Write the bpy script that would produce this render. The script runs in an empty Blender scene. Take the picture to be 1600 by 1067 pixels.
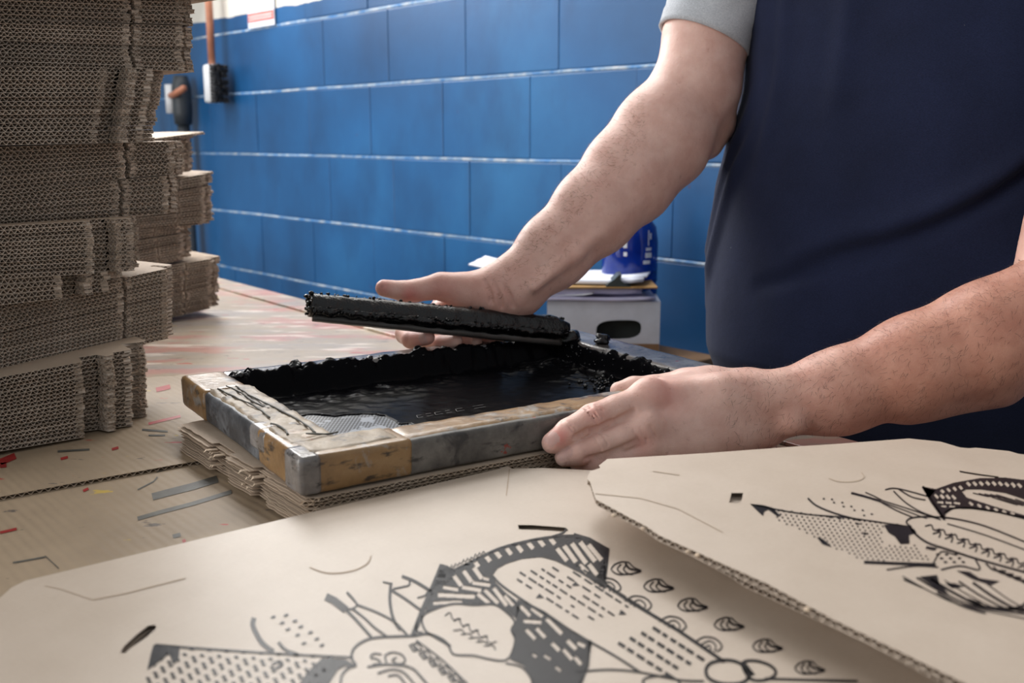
import bpy, bmesh, math, random
import numpy as np
from mathutils import Vector, Matrix, noise
from mathutils.geometry import tessellate_polygon

random.seed(7)
rng = np.random.default_rng(7)
scene = bpy.context.scene
C = scene.collection

# ------------------------------------------------------------------ camera
FPX = 1600.0                       # focal length in pixels of the 1600x1067 frame
PITCH = math.atan(316.0 / FPX)
CAMZ = 1.2
cam_d = bpy.data.cameras.new('camera')
cam_d.lens = 36.0
cam_d.sensor_width = 36.0
cam_d.clip_start = 0.02
cam_d.dof.use_dof = True
cam_d.dof.focus_distance = 1.02
cam_d.dof.aperture_fstop = 7.5
cam = bpy.data.objects.new('camera', cam_d)
C.objects.link(cam)
cam.location = (0, 0, CAMZ)
cam.rotation_euler = (math.pi / 2 - PITCH, 0, 0)
scene.camera = cam

# ------------------------------------------------------------------ world and light
world = bpy.data.worlds.new('world')
scene.world = world
world.use_nodes = True
bg = world.node_tree.nodes['Background']
bg.inputs[0].default_value = (0.93, 0.97, 1.0, 1)
bg.inputs[1].default_value = 0.40

def area(name, loc, target, sx, sy, power, col=(1, 1, 1)):
    d = bpy.data.lights.new(name, 'AREA')
    d.shape = 'RECTANGLE'
    d.size, d.size_y = sx, sy
    d.energy = power
    d.color = col
    o = bpy.data.objects.new(name, d)
    C.objects.link(o)
    o.location = loc
    o.rotation_euler = (Vector(target) - Vector(loc)).to_track_quat('-Z', 'Y').to_euler()
    return o

# the row of high windows in the block wall, and an added soft fill from the left to model the arms
area('high_window_light', (-0.95, 3.30, 2.45), (-0.05, 0.7, 0.9), 3.2, 1.2, 138, (1.0, 0.985, 0.97))
area('second_window_light', (0.02, 2.30, 2.62), (0.12, 0.75, 0.9), 1.1, 0.55, 26, (1.0, 0.985, 0.97))
area('left_fill_light', (-3.4, 0.2, 2.0), (0.3, 1.5, 1.1), 2.4, 2.4, 88, (1.0, 0.98, 0.95))

scene.view_settings.view_transform = 'Standard'
scene.view_settings.look = 'None'
scene.view_settings.gamma = 1.0
scene.view_settings.use_curve_mapping = False
scene.view_settings.exposure = 0.12

# ------------------------------------------------------------------ helpers
_c, _s = math.cos(PITCH), math.sin(PITCH)

def ray(x, y):
    a = (x - 800) / FPX
    b = -(y - 533.5) / FPX
    return Vector((a, _c + b * _s, -_s + b * _c))

def on_z(x, y, z):
    """point of the horizontal plane z seen at photo pixel x, y"""
    r = ray(x, y)
    return Vector((0, 0, CAMZ)) + r * ((z - CAMZ) / r.z)

def at(x, y, Y):
    """point at distance Y in front of the camera seen at photo pixel x, y"""
    r = ray(x, y)
    return Vector((0, 0, CAMZ)) + r * (Y / r.y)

def link_mesh(name, verts, faces, mat=None, parent=None, smooth=False):
    me = bpy.data.meshes.new(name)
    me.from_pydata([tuple(v) for v in verts], [], [tuple(f) for f in faces])
    me.update()
    if mat is not None:
        me.materials.append(mat)
    if smooth:
        me.polygons.foreach_set('use_smooth', [True] * len(me.polygons))
    o = bpy.data.objects.new(name, me)
    C.objects.link(o)
    if parent is not None:
        o.parent = parent
    return o

def link_bm(name, bm, mat=None, parent=None, smooth=False):
    me = bpy.data.meshes.new(name)
    bmesh.ops.recalc_face_normals(bm, faces=bm.faces)
    bm.to_mesh(me)
    bm.free()
    if mat is not None:
        me.materials.append(mat)
    if smooth:
        me.polygons.foreach_set('use_smooth', [True] * len(me.polygons))
    o = bpy.data.objects.new(name, me)
    C.objects.link(o)
    if parent is not None:
        o.parent = parent
    return o

def empty(name, loc=(0, 0, 0), rz=0):
    o = bpy.data.objects.new(name, None)
    o.empty_display_size = 0.05
    C.objects.link(o)
    o.location = loc
    o.rotation_euler = (0, 0, rz)
    return o

def tag(o, label=None, cat=None, group=None, kind=None):
    if label: o['label'] = label
    if cat: o['category'] = cat
    if group: o['group'] = group
    if kind: o['kind'] = kind
    return o

def bm_box(bm, x0, x1, y0, y1, z0, z1, M=None, bevel=0):
    vs = [bm.verts.new(Vector(p)) for p in
          ((x0, y0, z0), (x1, y0, z0), (x1, y1, z0), (x0, y1, z0), (x0, y0, z1), (x1, y0, z1), (x1, y1, z1), (x0, y1, z1))]
    fs = [bm.faces.new([vs[i] for i in f]) for f in
          ((0, 3, 2, 1), (4, 5, 6, 7), (0, 1, 5, 4), (1, 2, 6, 5), (2, 3, 7, 6), (3, 0, 4, 7))]
    if bevel:
        es = list({e for f in fs for e in f.edges})
        r = bmesh.ops.bevel(bm, geom=es, offset=bevel, segments=2, affect='EDGES', profile=0.5)
        vs = list({v for f in r['faces'] for v in f.verts} | {v for v in vs if v.is_valid})
    if M is not None:
        bmesh.ops.transform(bm, matrix=M, verts=[v for v in vs if v.is_valid])
    return vs

def box_obj(name, x0, x1, y0, y1, z0, z1, mat, parent=None, bevel=0):
    bm = bmesh.new()
    bm_box(bm, x0, x1, y0, y1, z0, z1, None, bevel)
    return link_bm(name, bm, mat, parent)

def tube(bm, pts, radii, n=12, cap=True):
    """round tube along points"""
    pts = [Vector(p) for p in pts]
    if not hasattr(radii, '__len__'):
        radii = [radii] * len(pts)
    rings = []
    for i, p in enumerate(pts):
        t = (pts[min(i + 1, len(pts) - 1)] - pts[max(i - 1, 0)]).normalized()
        a = t.orthogonal().normalized() if i == 0 else (prev - t * prev.dot(t)).normalized()
        prev = a
        b = t.cross(a)
        rings.append([bm.verts.new(p + (a * math.cos(2 * math.pi * k / n) + b * math.sin(2 * math.pi * k / n)) * radii[i]) for k in range(n)])
    for r0, r1 in zip(rings, rings[1:]):
        for k in range(n):
            bm.faces.new((r0[k], r0[(k + 1) % n], r1[(k + 1) % n], r1[k]))
    if cap:
        bm.faces.new(rings[0][::-1])
        bm.faces.new(rings[-1])

# ------------------------------------------------------------------ materials
def srgb(r, g, b):
    def f(c):
        c /= 255.0
        return c / 12.92 if c <= 0.04045 else ((c + 0.055) / 1.055) ** 2.4
    return (f(r), f(g), f(b), 1)

class NT:
    def __init__(self, name):
        self.m = bpy.data.materials.new(name)
        self.m.use_nodes = True
        self.t = self.m.node_tree
        self.b = self.t.nodes['Principled BSDF']
        self.co = None

    def n(self, typ, **kw):
        nd = self.t.nodes.new(typ)
        for k, v in kw.items():
            if k.startswith('i_'):
                key = k[2:]
                key = int(key) if key.isdigit() else key.replace('_', ' ')
                nd.inputs[key].default_value = v
            else:
                setattr(nd, k, v)
        return nd

    def l(self, a, b):
        self.t.links.new(a, b)

    def coord(self, kind='Object', scale=(1, 1, 1), rot=(0, 0, 0)):
        if kind == 'World':
            src = self.n('ShaderNodeNewGeometry').outputs['Position']
        else:
            src = self.n('ShaderNodeTexCoord').outputs[kind]
        mp = self.n('ShaderNodeMapping')
        mp.inputs['Scale'].default_value = scale
        mp.inputs['Rotation'].default_value = rot
        self.l(src, mp.inputs[0])
        return mp.outputs[0]

    def noise(self, vec, scale, detail=4, rough=0.55, dist=0):
        nd = self.n('ShaderNodeTexNoise')
        nd.inputs['Scale'].default_value = scale
        nd.inputs['Detail'].default_value = detail
        nd.inputs['Roughness'].default_value = rough
        nd.inputs['Distortion'].default_value = dist
        self.l(vec, nd.inputs['Vector'])
        return nd.outputs['Fac']

    def ramp(self, fac, stops):
        nd = self.n('ShaderNodeValToRGB')
        e = nd.color_ramp.elements
        while len(e) < len(stops):
            e.new(0.5)
        for el, (p, c) in zip(e, stops):
            el.position = p
            el.color = c if len(c) == 4 else (*c, 1)
        self.l(fac, nd.inputs[0])
        return nd.outputs[0]

    def mix(self, fac, a, b, blend='MIX'):
        nd = self.n('ShaderNodeMix', data_type='RGBA', blend_type=blend)
        for sock, v in ((nd.inputs[0], fac), (nd.inputs[6], a), (nd.inputs[7], b)):
            if isinstance(v, (int, float)):
                sock.default_value = v
            elif isinstance(v, (tuple, list)):
                sock.default_value = v
            else:
                self.l(v, sock)
        return nd.outputs[2]

    def math(self, op, a, b=0.0):
        nd = self.n('ShaderNodeMath', operation=op)
        for sock, v in ((nd.inputs[0], a), (nd.inputs[1], b)):
            if isinstance(v, (int, float)):
                sock.default_value = v
            else:
                self.l(v, sock)
        return nd.outputs[0]

    def color(self, c):
        if isinstance(c, tuple):
            self.b.inputs['Base Color'].default_value = c
        else:
            self.l(c, self.b.inputs['Base Color'])
        return self

    def bump(self, fac, strength=0.3, dist=0.001):
        nd = self.n('ShaderNodeBump')
        nd.inputs['Strength'].default_value = strength
        nd.inputs['Distance'].default_value = dist
        self.l(fac, nd.inputs['Height'])
        self.l(nd.outputs[0], self.b.inputs['Normal'])
        return self

    def set(self, **kw):
        for k, v in kw.items():
            self.b.inputs[k.replace('_', ' ')].default_value = v
        return self

def simple(name, col, rough=0.6, var=0.12, scale=30, bump=0.15, bdist=0.0006, spec=0.5, metal=0.0):
    m = NT(name)
    v = m.coord()
    f = m.noise(v, scale, 5)
    dark = tuple(c * (1 - var * 2) for c in col[:3]) + (1,)
    lite = tuple(min(1, c * (1 + var)) for c in col[:3]) + (1,)
    m.color(m.ramp(f, [(0.3, dark), (0.7, lite)]))
    m.set(Roughness=rough, Metallic=metal)
    m.b.inputs['Specular IOR Level'].default_value = spec
    if bump:
        m.bump(m.noise(v, scale * 6, 4), bump, bdist)
    return m.m

MAT = {}

# blue block paint (white above the paint line at 1.6 m)
m = NT('block_paint')
v = m.coord('World')
f1 = m.noise(v, 1.3, 5, 0.6)
base = m.ramp(f1, [(0.30, srgb(12, 66, 112)), (0.55, srgb(22, 88, 142)), (0.75, srgb(38, 108, 162))])
f2 = m.noise(m.coord('World', (2.6, 2.6, 1.4)), 1.6, 5, 0.6)
base = m.mix(m.ramp(f2, [(0.50, (0, 0, 0)), (0.74, (.5, .5, .5))]), base, srgb(10, 46, 84))
f3 = m.noise(v, 26, 3)
base = m.mix(m.ramp(f3, [(0.735, (0, 0, 0)), (0.76, (.5, .5, .5))]), base, srgb(84, 44, 70))
sep = m.n('ShaderNodeSeparateXYZ')
m.l(m.n('ShaderNodeNewGeometry').outputs['Position'], sep.inputs[0])
zz = m.math('ADD', sep.outputs[2], m.math('MULTIPLY', m.noise(v, 9, 3), 0.02))
up = m.math('GREATER_THAN', zz, 1.612)
m.color(m.mix(up, base, srgb(226, 222, 212)))
m.set(Roughness=0.42)
m.bump(m.noise(v, 90, 5), 0.12, 0.002)
MAT['block'] = m.m
m = NT('mortar_paint')
v = m.coord('World')
col = m.ramp(m.noise(v, 22, 5, 0.7), [(0.38, srgb(70, 128, 186)), (0.52, srgb(138, 164, 190)), (0.66, srgb(196, 200, 204))])
sep = m.n('ShaderNodeSeparateXYZ')
m.l(m.n('ShaderNodeNewGeometry').outputs['Position'], sep.inputs[0])
m.color(m.mix(m.math('GREATER_THAN', sep.outputs[2], 1.62), col, srgb(220, 216, 206)))
m.set(Roughness=0.8)
m.bump(m.noise(v, 120, 4), 0.6, 0.003)
MAT['mortar'] = m.m
MAT['concrete'] = simple('concrete_floor', srgb(120, 118, 114), 0.7, 0.15, 6)

# kraft cardboard
def kraft(name, a, b, rough=0.75, flute=0.0):
    m = NT(name)
    v = m.coord()
    f = m.noise(v, 18, 6, 0.6)
    c = m.ramp(f, [(0.25, a), (0.75, b)])
    fine = m.noise(m.coord('Object', (40, 400, 40)), 6, 3)
    c = m.mix(0.18, c, m.ramp(fine, [(0.3, (0.25, 0.2, 0.15)), (0.7, (0.9, 0.85, 0.8))]), 'SOFT_LIGHT')
    oi = m.n('ShaderNodeObjectInfo')
    hv = m.n('ShaderNodeHueSaturation')
    hv.inputs['Value'].default_value = 1
    m.l(m.math('ADD', m.math('MULTIPLY', oi.outputs['Random'], 0.22), 0.88), hv.inputs['Value'])
    m.l(c, hv.inputs['Color'])
    m.color(hv.outputs[0])
    m.set(Roughness=rough)
    m.b.inputs['Specular IOR Level'].default_value = 0.3
    if flute:
        w = m.n('ShaderNodeTexWave', wave_type='BANDS', bands_direction='X')
        w.inputs['Scale'].default_value = 42
        w.inputs['Distortion'].default_value = 0.6
        m.l(v, w.inputs['Vector'])
        m.bump(w.outputs['Fac'], flute, 0.0012)
    else:
        m.bump(m.noise(v, 300, 3), 0.12, 0.0005)
    return m.m

MAT['kraft'] = kraft('kraft_liner', srgb(168, 150, 132), srgb(188, 170, 152))
MAT['kraft_edge'] = kraft('kraft_cut_edge', srgb(190, 175, 160), srgb(216, 202, 188), 0.85)
MAT['card_face'] = kraft('printed_blank_liner', srgb(186, 169, 152), srgb(198, 182, 166), 0.48)
MAT['card_face'].node_tree.nodes['Principled BSDF'].inputs['Specular IOR Level'].default_value = 1.0
MAT['torn'] = kraft('torn_paper', srgb(188, 166, 142), srgb(214, 196, 176), 0.9)
MAT['score'] = simple('score_line', srgb(172, 152, 131), 0.7, 0.05)

# cover of the bench: stained cardboard with paint spots
def stained(name, a, b, gloss, streak):
    m = NT(name)
    v = m.coord('World')
    c = m.ramp(m.noise(v, 7, 6, 0.6), [(0.3, a), (0.7, b)])
    vs = m.coord('World', (1.2, 5.5, 1), (0, 0, math.radians(-41)))
    if streak:
        c = m.mix(m.ramp(m.noise(vs, 3.2, 5, 0.6), [(0.45, (0, 0, 0)), (0.6, (.75, .75, .75))]), c, srgb(150, 142, 138))
        c = m.mix(m.ramp(m.noise(m.coord('World', (1.6, 4, 1), (0, 0, math.radians(-30))), 4.1, 5, 0.6), [(0.53, (0, 0, 0)), (0.6, (.7, .7, .7))]), c, srgb(178, 120, 110))
        c = m.mix(m.ramp(m.noise(m.coord('World', (2, 9, 1), (0, 0, math.radians(-38))), 4.5, 5, 0.6), [(0.56, (0, 0, 0)), (0.64, (.7, .7, .7))]), c, srgb(222, 210, 196))
        c = m.mix(m.ramp(m.noise(m.coord('World', (2, 12, 1), (0, 0, math.radians(-38))), 5.5, 5, 0.7), [(0.62, (0, 0, 0)), (0.70, (.8, .8, .8))]), c, srgb(80, 66, 52))
    sp = m.coord('World', (14, 40, 14), (0, 0, math.radians(-41)))
    c = m.mix(m.ramp(m.noise(sp, 1.3, 3, 0.5), [(0.70, (0, 0, 0)), (0.72, (.9, .9, .9))]), c, srgb(172, 44, 38))
    sp2 = m.coord('World', (18, 50, 18), (0, 0, math.radians(-33)))
    c = m.mix(m.ramp(m.noise(sp2, 1.7, 4, 0.6), [(0.67, (0, 0, 0)), (0.70, (.8, .8, .8))]), c, srgb(64, 58, 60))
    sp3 = m.coord('World', (30, 60, 30), (0, 0, math.radians(-50)))
    c = m.mix(m.ramp(m.noise(sp3, 1.1, 3, 0.5), [(0.72, (0, 0, 0)), (0.74, (.8, .8, .8))]), c, srgb(190, 160, 60))
    m.color(c)
    m.set(Roughness=gloss)
    w = m.n('ShaderNodeTexWave', wave_type='BANDS', bands_direction='X')
    w.inputs['Scale'].default_value = 38
    w.inputs['Distortion'].default_value = 1.2
    m.l(m.coord('World', (1, 1, 1), (0, 0, math.radians(-41 - 0))), w.inputs['Vector'])
    m.bump(m.math('ADD', m.math('MULTIPLY', w.outputs['Fac'], 0.0 if streak else 0.6), m.noise(v, 60, 5)), 0.3, 0.0012)
    return m

MAT['cover'] = stained('stained_cardboard', srgb(138, 120, 99), srgb(162, 142, 118), 0.6, False).m
m = stained('painted_bench_top', srgb(148, 132, 112), srgb(178, 162, 142), 0.32, True)
m.b.inputs['Specular IOR Level'].default_value = 0.8
MAT['bench'] = m.m
MAT['bench_leg'] = simple('bench_timber', srgb(120, 92, 64), 0.7)
MAT['grey_paint'] = simple('dried_grey_paint', srgb(82, 80, 74), 0.55, 0.2, 60)
MAT['red_paint'] = simple('dried_red_paint', srgb(160, 40, 38), 0.5, 0.2, 60)

# ink
m = NT('wet_black_ink')
v = m.coord('World')
m.color((0.0035, 0.0035, 0.0042, 1))
m.set(Roughness=0.12)
m.b.inputs['Specular IOR Level'].default_value = 0.5
m.bump(m.math('ADD', m.noise(v, 110, 4, 0.6), m.math('MULTIPLY', m.noise(v, 420, 3, 0.6), 0.4)), 0.55, 0.003)
MAT['ink'] = m.m
m = NT('smooth_black_ink')
v = m.coord('World')
m.color((0.004, 0.004, 0.005, 1))
m.set(Roughness=0.25)
m.b.inputs['Specular IOR Level'].default_value = 0.03
m.bump(m.noise(m.coord('World', (6, 1, 1), (0, 0, math.radians(-57))), 40, 4, 0.6), 0.08, 0.001)
MAT['ink_flat'] = m.m
m = NT('printed_ink')
v = m.coord('World')
f = m.noise(v, 60, 4)
m.color(m.ramp(f, [(0.3, srgb(14, 14, 19)), (0.7, srgb(26, 26, 33))]))
m.set(Roughness=0.36)
m.b.inputs['Specular IOR Level'].default_value = 0.22
m.bump(m.noise(v, 900, 2), 0.25, 0.0004)
MAT['print'] = m.m
MAT['hole'] = simple('slot_dark', srgb(38, 30, 24), 0.9)

# frame: wood with tape, paint and grime
def frame_mat(name, stops, rough, extra=None):
    m = NT(name)
    v = m.coord('World')
    c = m.ramp(m.noise(v, 22, 6, 0.65), stops)
    c = m.mix(m.ramp(m.noise(m.coord('World', (30, 30, 90)), 1.2, 5, 0.65), [(0.55, (0, 0, 0)), (0.66, (.85, .85, .85))]), c, srgb(40, 38, 38))
    if extra:
        c = m.mix(m.ramp(m.noise(v, 34, 4, 0.6, 0.4), [(0.56, (0, 0, 0)), (0.64, (.8, .8, .8))]), c, extra)
    c = m.mix(m.ramp(m.noise(v, 75, 3), [(0.70, (0, 0, 0)), (0.72, (.8, .8, .8))]), c, srgb(150, 50, 36))
    m.color(c)
    m.set(Roughness=rough)
    m.bump(m.noise(v, 150, 5), 0.35, 0.0015)
    return m.m

MAT['rail'] = frame_mat('grimy_grey_rail', [(0.3, srgb(56, 55, 54)), (0.5, srgb(94, 90, 86)), (0.7, srgb(126, 122, 116))], 0.5, srgb(44, 42, 44))
MAT['rail_side'] = frame_mat('dark_smeared_rail', [(0.3, srgb(46, 47, 50)), (0.5, srgb(72, 74, 78)), (0.7, srgb(120, 124, 130))], 0.45, srgb(36, 38, 44))
MAT['tape'] = frame_mat('brown_packing_tape', [(0.3, srgb(112, 86, 58)), (0.55, srgb(146, 114, 76)), (0.75, srgb(162, 134, 98))], 0.3, srgb(150, 146, 142))
MAT['tape_clear'] = frame_mat('clear_film_tape', [(0.3, srgb(92, 88, 86)), (0.5, srgb(120, 114, 110)), (0.7, srgb(150, 148, 148))], 0.2, srgb(120, 118, 120))
MAT['rail_top'] = frame_mat('cracked_cream_layer', [(0.3, srgb(116, 100, 80)), (0.55, srgb(150, 132, 108)), (0.75, srgb(172, 156, 136))], 0.5, srgb(116, 106, 98))

# screen mesh with stencil
m = NT('screen_fabric')
tc = m.n('ShaderNodeTexCoord').outputs['Object']
def mapped(scale, rz=0, loc=(0, 0, 0)):
    mp = m.n('ShaderNodeMapping')
    mp.inputs['Scale'].default_value = scale
    mp.inputs['Rotation'].default_value = (0, 0, rz)
    mp.inputs['Location'].default_value = loc
    m.l(tc, mp.inputs[0])
    return mp.outputs[0]
vor = m.n('ShaderNodeTexVoronoi', voronoi_dimensions='2D', feature='F1')
vor.inputs['Scale'].default_value = 300
vor.inputs['Randomness'].default_value = 0.0
m.l(mapped((1, 1, 1), 0.6), vor.inputs['Vector'])
dots = m.ramp(vor.outputs['Distance'], [(0.26, (1, 1, 1)), (0.34, (0, 0, 0))])
cl = m.ramp(m.noise(mapped((1, 1, 1)), 42, 3, 0.5), [(0.58, (0, 0, 0)), (0.61, (1, 1, 1))])
fac = m.math('MAXIMUM', dots, cl)
m.color(m.mix(fac, srgb(16, 16, 18), srgb(150, 154, 162)))
m.set(Roughness=0.35)
MAT['screen'] = m.m

# skin
m = NT('skin')
v = m.coord('World')
att = m.n('ShaderNodeAttribute', attribute_name='tone')
sepc = m.n('ShaderNodeSeparateColor')
m.l(att.outputs['Color'], sepc.inputs[0])
f = m.noise(v, 38, 5, 0.6)
pale = m.ramp(f, [(0.3, srgb(216, 171, 157)), (0.7, srgb(234, 198, 185))])
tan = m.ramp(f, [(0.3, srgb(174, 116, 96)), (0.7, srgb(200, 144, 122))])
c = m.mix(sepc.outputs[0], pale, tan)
c = m.mix(m.math('MULTIPLY', sepc.outputs[1], 0.8), c, srgb(210, 118, 110))
c = m.mix(sepc.outputs[2], c, srgb(204, 164, 156))
sp = m.noise(v, 120, 4, 0.7)
c = m.mix(m.ramp(sp, [(0.62, (0, 0, 0)), (0.74, (.35, .35, .35))]), c, srgb(150, 84, 66))
m.color(c)
m.set(Roughness=0.48)
m.b.inputs['Subsurface Weight'].default_value = 0.12
m.b.inputs['Subsurface Radius'].default_value = (0.012, 0.004, 0.002)
m.b.inputs['Subsurface Scale'].default_value = 0.6
m.b.inputs['Specular IOR Level'].default_value = 0.45
vv = m.n('ShaderNodeTexVoronoi', feature='DISTANCE_TO_EDGE')
vv.inputs['Scale'].default_value = 520
m.l(v, vv.inputs['Vector'])
m.bump(m.math('ADD', m.math('MULTIPLY', vv.outputs['Distance'], 0.5), m.noise(v, 260, 4)), 0.3, 0.0012)
MAT['skin'] = m.m
MAT['hair_dark'] = simple('dark_hair', srgb(46, 32, 26), 0.6, 0.1, bump=0)
MAT['hair_light'] = simple('brown_arm_hair', srgb(120, 84, 60), 0.6, 0.1, bump=0)

def cloth(name, a, b, wr=0.9):
    m = NT(name)
    v = m.coord('World')
    c = m.ramp(m.noise(v, 9, 5), [(0.3, a), (0.7, b)])
    fine = m.noise(m.coord('World', (1, 1, 3)), 500, 3)
    c = m.mix(0.25, c, m.ramp(fine, [(0.3, (0, 0, 0)), (0.7, (1, 1, 1))]), 'OVERLAY')
    lint = m.noise(v, 150, 2)
    c = m.mix(m.ramp(lint, [(0.80, (0, 0, 0)), (0.82, (.4, .4, .4))]), c, srgb(150, 150, 150))
    m.color(c)
    m.set(Roughness=wr)
    m.b.inputs['Sheen Weight'].default_value = 0.06
    m.b.inputs['Sheen Roughness'].default_value = 0.5
    m.b.inputs['Specular IOR Level'].default_value = 0.2
    m.bump(m.math('ADD', m.noise(v, 14, 4), m.math('MULTIPLY', fine, 0.12)), 0.35, 0.004)
    return m.m

MAT['navy'] = cloth('navy_jersey', srgb(24, 30, 53), srgb(31, 38, 65))
MAT['grey_jersey'] = cloth('grey_marl_jersey', srgb(172, 176, 182), srgb(198, 201, 206))
MAT['trouser'] = cloth('dark_trouser_cloth', srgb(26, 28, 38), srgb(34, 36, 46))
MAT['shoe'] = simple('black_leather', srgb(26, 24, 24), 0.45)

MAT['white_board'] = simple('white_carton_board', srgb(200, 204, 214), 0.6, 0.05)
MAT['paper'] = simple('white_paper', srgb(226, 230, 242), 0.7, 0.03, bump=0)
MAT['paper_lilac'] = simple('lilac_paper', srgb(196, 194, 222), 0.7, 0.04, bump=0)
MAT['hardboard'] = simple('brown_hardboard', srgb(176, 138, 84), 0.55)
MAT['clip'] = simple('dull_metal_clip', srgb(100, 108, 104), 0.35, metal=0.8)
MAT['dark_in'] = simple('dark_green_grey', srgb(52, 58, 56), 0.8)
MAT['kraft_dark'] = simple('brown_board', srgb(140, 108, 78), 0.8)
m = NT('blue_plastic')
m.color(m.ramp(m.noise(m.coord(), 14, 3), [(0.3, srgb(12, 44, 140)), (0.7, srgb(26, 70, 176))]))
m.set(Roughness=0.12)
m.b.inputs['Transmission Weight'].default_value = 0.45
MAT['bottle'] = m.m
MAT['cap_white'] = simple('white_plastic', srgb(220, 222, 226), 0.4, 0.03)
MAT['handle_wood'] = simple('red_brown_wood', srgb(178, 116, 88), 0.5)
MAT['bristle'] = simple('black_bristle', srgb(38, 38, 42), 0.8, 0.3, 80)
MAT['pipe'] = simple('dark_grey_metal', srgb(54, 60, 66), 0.5)
MAT['label_red'] = simple('red_band', srgb(206, 98, 84), 0.7, 0.15, 90)
MAT['table_leg'] = simple('steel_grey', srgb(90, 92, 96), 0.4)

# ------------------------------------------------------------------ setting: wall, floor
W0 = Vector((-0.072, 2.596, 0))
WD = Vector((0.666, -0.746, 0)).normalized()
WN = Vector((-0.746, -0.666, 0)).normalized()       # towards the room
wall_M = Matrix(((WD.x, -WN.x, 0, W0.x), (WD.y, -WN.y, 0, W0.y), (0, 0, 1, 0), (0, 0, 0, 1)))   # x along the wall, y into it

wall = empty('wall_back')
tag(wall, kind='structure')
S0, S1 = -3.2, 2.2
backing = box_obj('wall_core', S0, S1, 0.0016, 0.14, 0.0, 3.6, MAT['block'], wall)
backing.matrix_world = wall_M
blk_mesh = {}
row_off = {0: -0.161, 1: -0.07, 2: -0.161, 3: -0.054}
BL = 0.332
joint = 0.004
def block_mesh(length, var):
    key = (round(length, 3), var)
    if key not in blk_mesh:
        bm = bmesh.new()
        bm_box(bm, 0, length, -0.0, 0.02, 0, 0.2 - 0.009, None, 0.0022)
        me = bpy.data.meshes.new('block')
        bmesh.ops.recalc_face_normals(bm, faces=bm.faces)
        bm.to_mesh(me); bm.free()
        me.materials.append(MAT['block'])
        blk_mesh[key] = me
    return blk_mesh[key]
row_z = [0.15 + 0.2 * i for i in range(0, 12)]
for i, z0 in enumerate(row_z):
    off = {0.75: -0.161, 0.95: -0.054, 1.15: -0.161, 1.35: -0.066}.get(round(z0, 2), -0.161 if i % 2 else -0.04)
    k0 = math.ceil((S0 - off) / BL)
    k1 = math.floor((S1 - off) / BL)
    for k in range(k0, k1):
        o = bpy.data.objects.new('block', block_mesh(BL - joint * 0.55, 0))
        C.objects.link(o)
        o.parent = wall
        o.matrix_world = wall_M @ Matrix.Translation((off + k * BL + joint / 2, random.uniform(-0.0012, 0.0012), z0 + 0.0045))
    # raked horizontal joint
    bm = bmesh.new()
    n = 60
    ring = []
    for q in range(n + 1):
        s = S0 + (S1 - S0) * q / n
        j = 0.0007 * math.sin(q * 7.3 + i)
        ring.append([bm.verts.new((s, y, z0 + zz + j)) for y, zz in ((0.012, -0.0055), (0.0022, -0.0045), (-0.0008, -0.001), (0.002, 0.0045), (0.012, 0.0055))])
    for a, b in zip(ring, ring[1:]):
        for w in range(4):
            bm.faces.new((a[w], b[w], b[w + 1], a[w + 1]))
    o = link_bm('mortar_joint', bm, MAT['mortar'], wall, True)
    o.matrix_world = wall_M

fl = box_obj('floor', -5, 4, -3, 6, -0.05, 0, MAT['concrete'])
tag(fl, kind='structure')

# ------------------------------------------------------------------ bench
TZ = 0.892
E0 = on_z(345, 433, 0.9); E1 = on_z(510, 475, 0.9)
ED = Vector((E1.x - E0.x, E1.y - E0.y, 0)).normalized()          # along the far edge
EN = Vector((ED.y, -ED.x, 0))                                       # towards camera side?
if EN.y > 0: EN = -EN
BY = -EN
bench = empty('work_bench')
bench.matrix_world = Matrix(((ED.x, BY.x, 0, E0.x), (ED.y, BY.y, 0, E0.y), (0, 0, 1, 0), (0, 0, 0, 1)))
tag(bench, 'long paint-stained wooden work bench carrying the cardboard and the printing frame', 'bench')
def bench_part(name, x0, x1, y0, y1, z0, z1, mat, bevel=0.002):
    return box_obj(name, x0, x1, -y1, -y0, z0, z1, mat, bench, bevel)
bench_part('table_top', -0.9, 2.5, 0.0, 1.5, TZ - 0.03, TZ, MAT['bench'])
bench_part('edge_strip', -0.9, 2.5, -0.004, 0.055, TZ + 0.0002, TZ + 0.0045, MAT['bench'], 0.001)
for lx in (-0.8, 2.4):
    for ly in (0.08, 1.4):
        bench_part('leg', lx - 0.04, lx + 0.04, ly - 0.04, ly + 0.04, 0, TZ - 0.03, MAT['bench_leg'])
bench_part('apron_rail', -0.8, 2.4, 0.1, 0.13, TZ - 0.13, TZ - 0.03, MAT['bench_leg'])
bench_part('apron_rail', -0.8, 2.4, 1.37, 1.40, TZ - 0.13, TZ - 0.03, MAT['bench_leg'])

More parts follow.
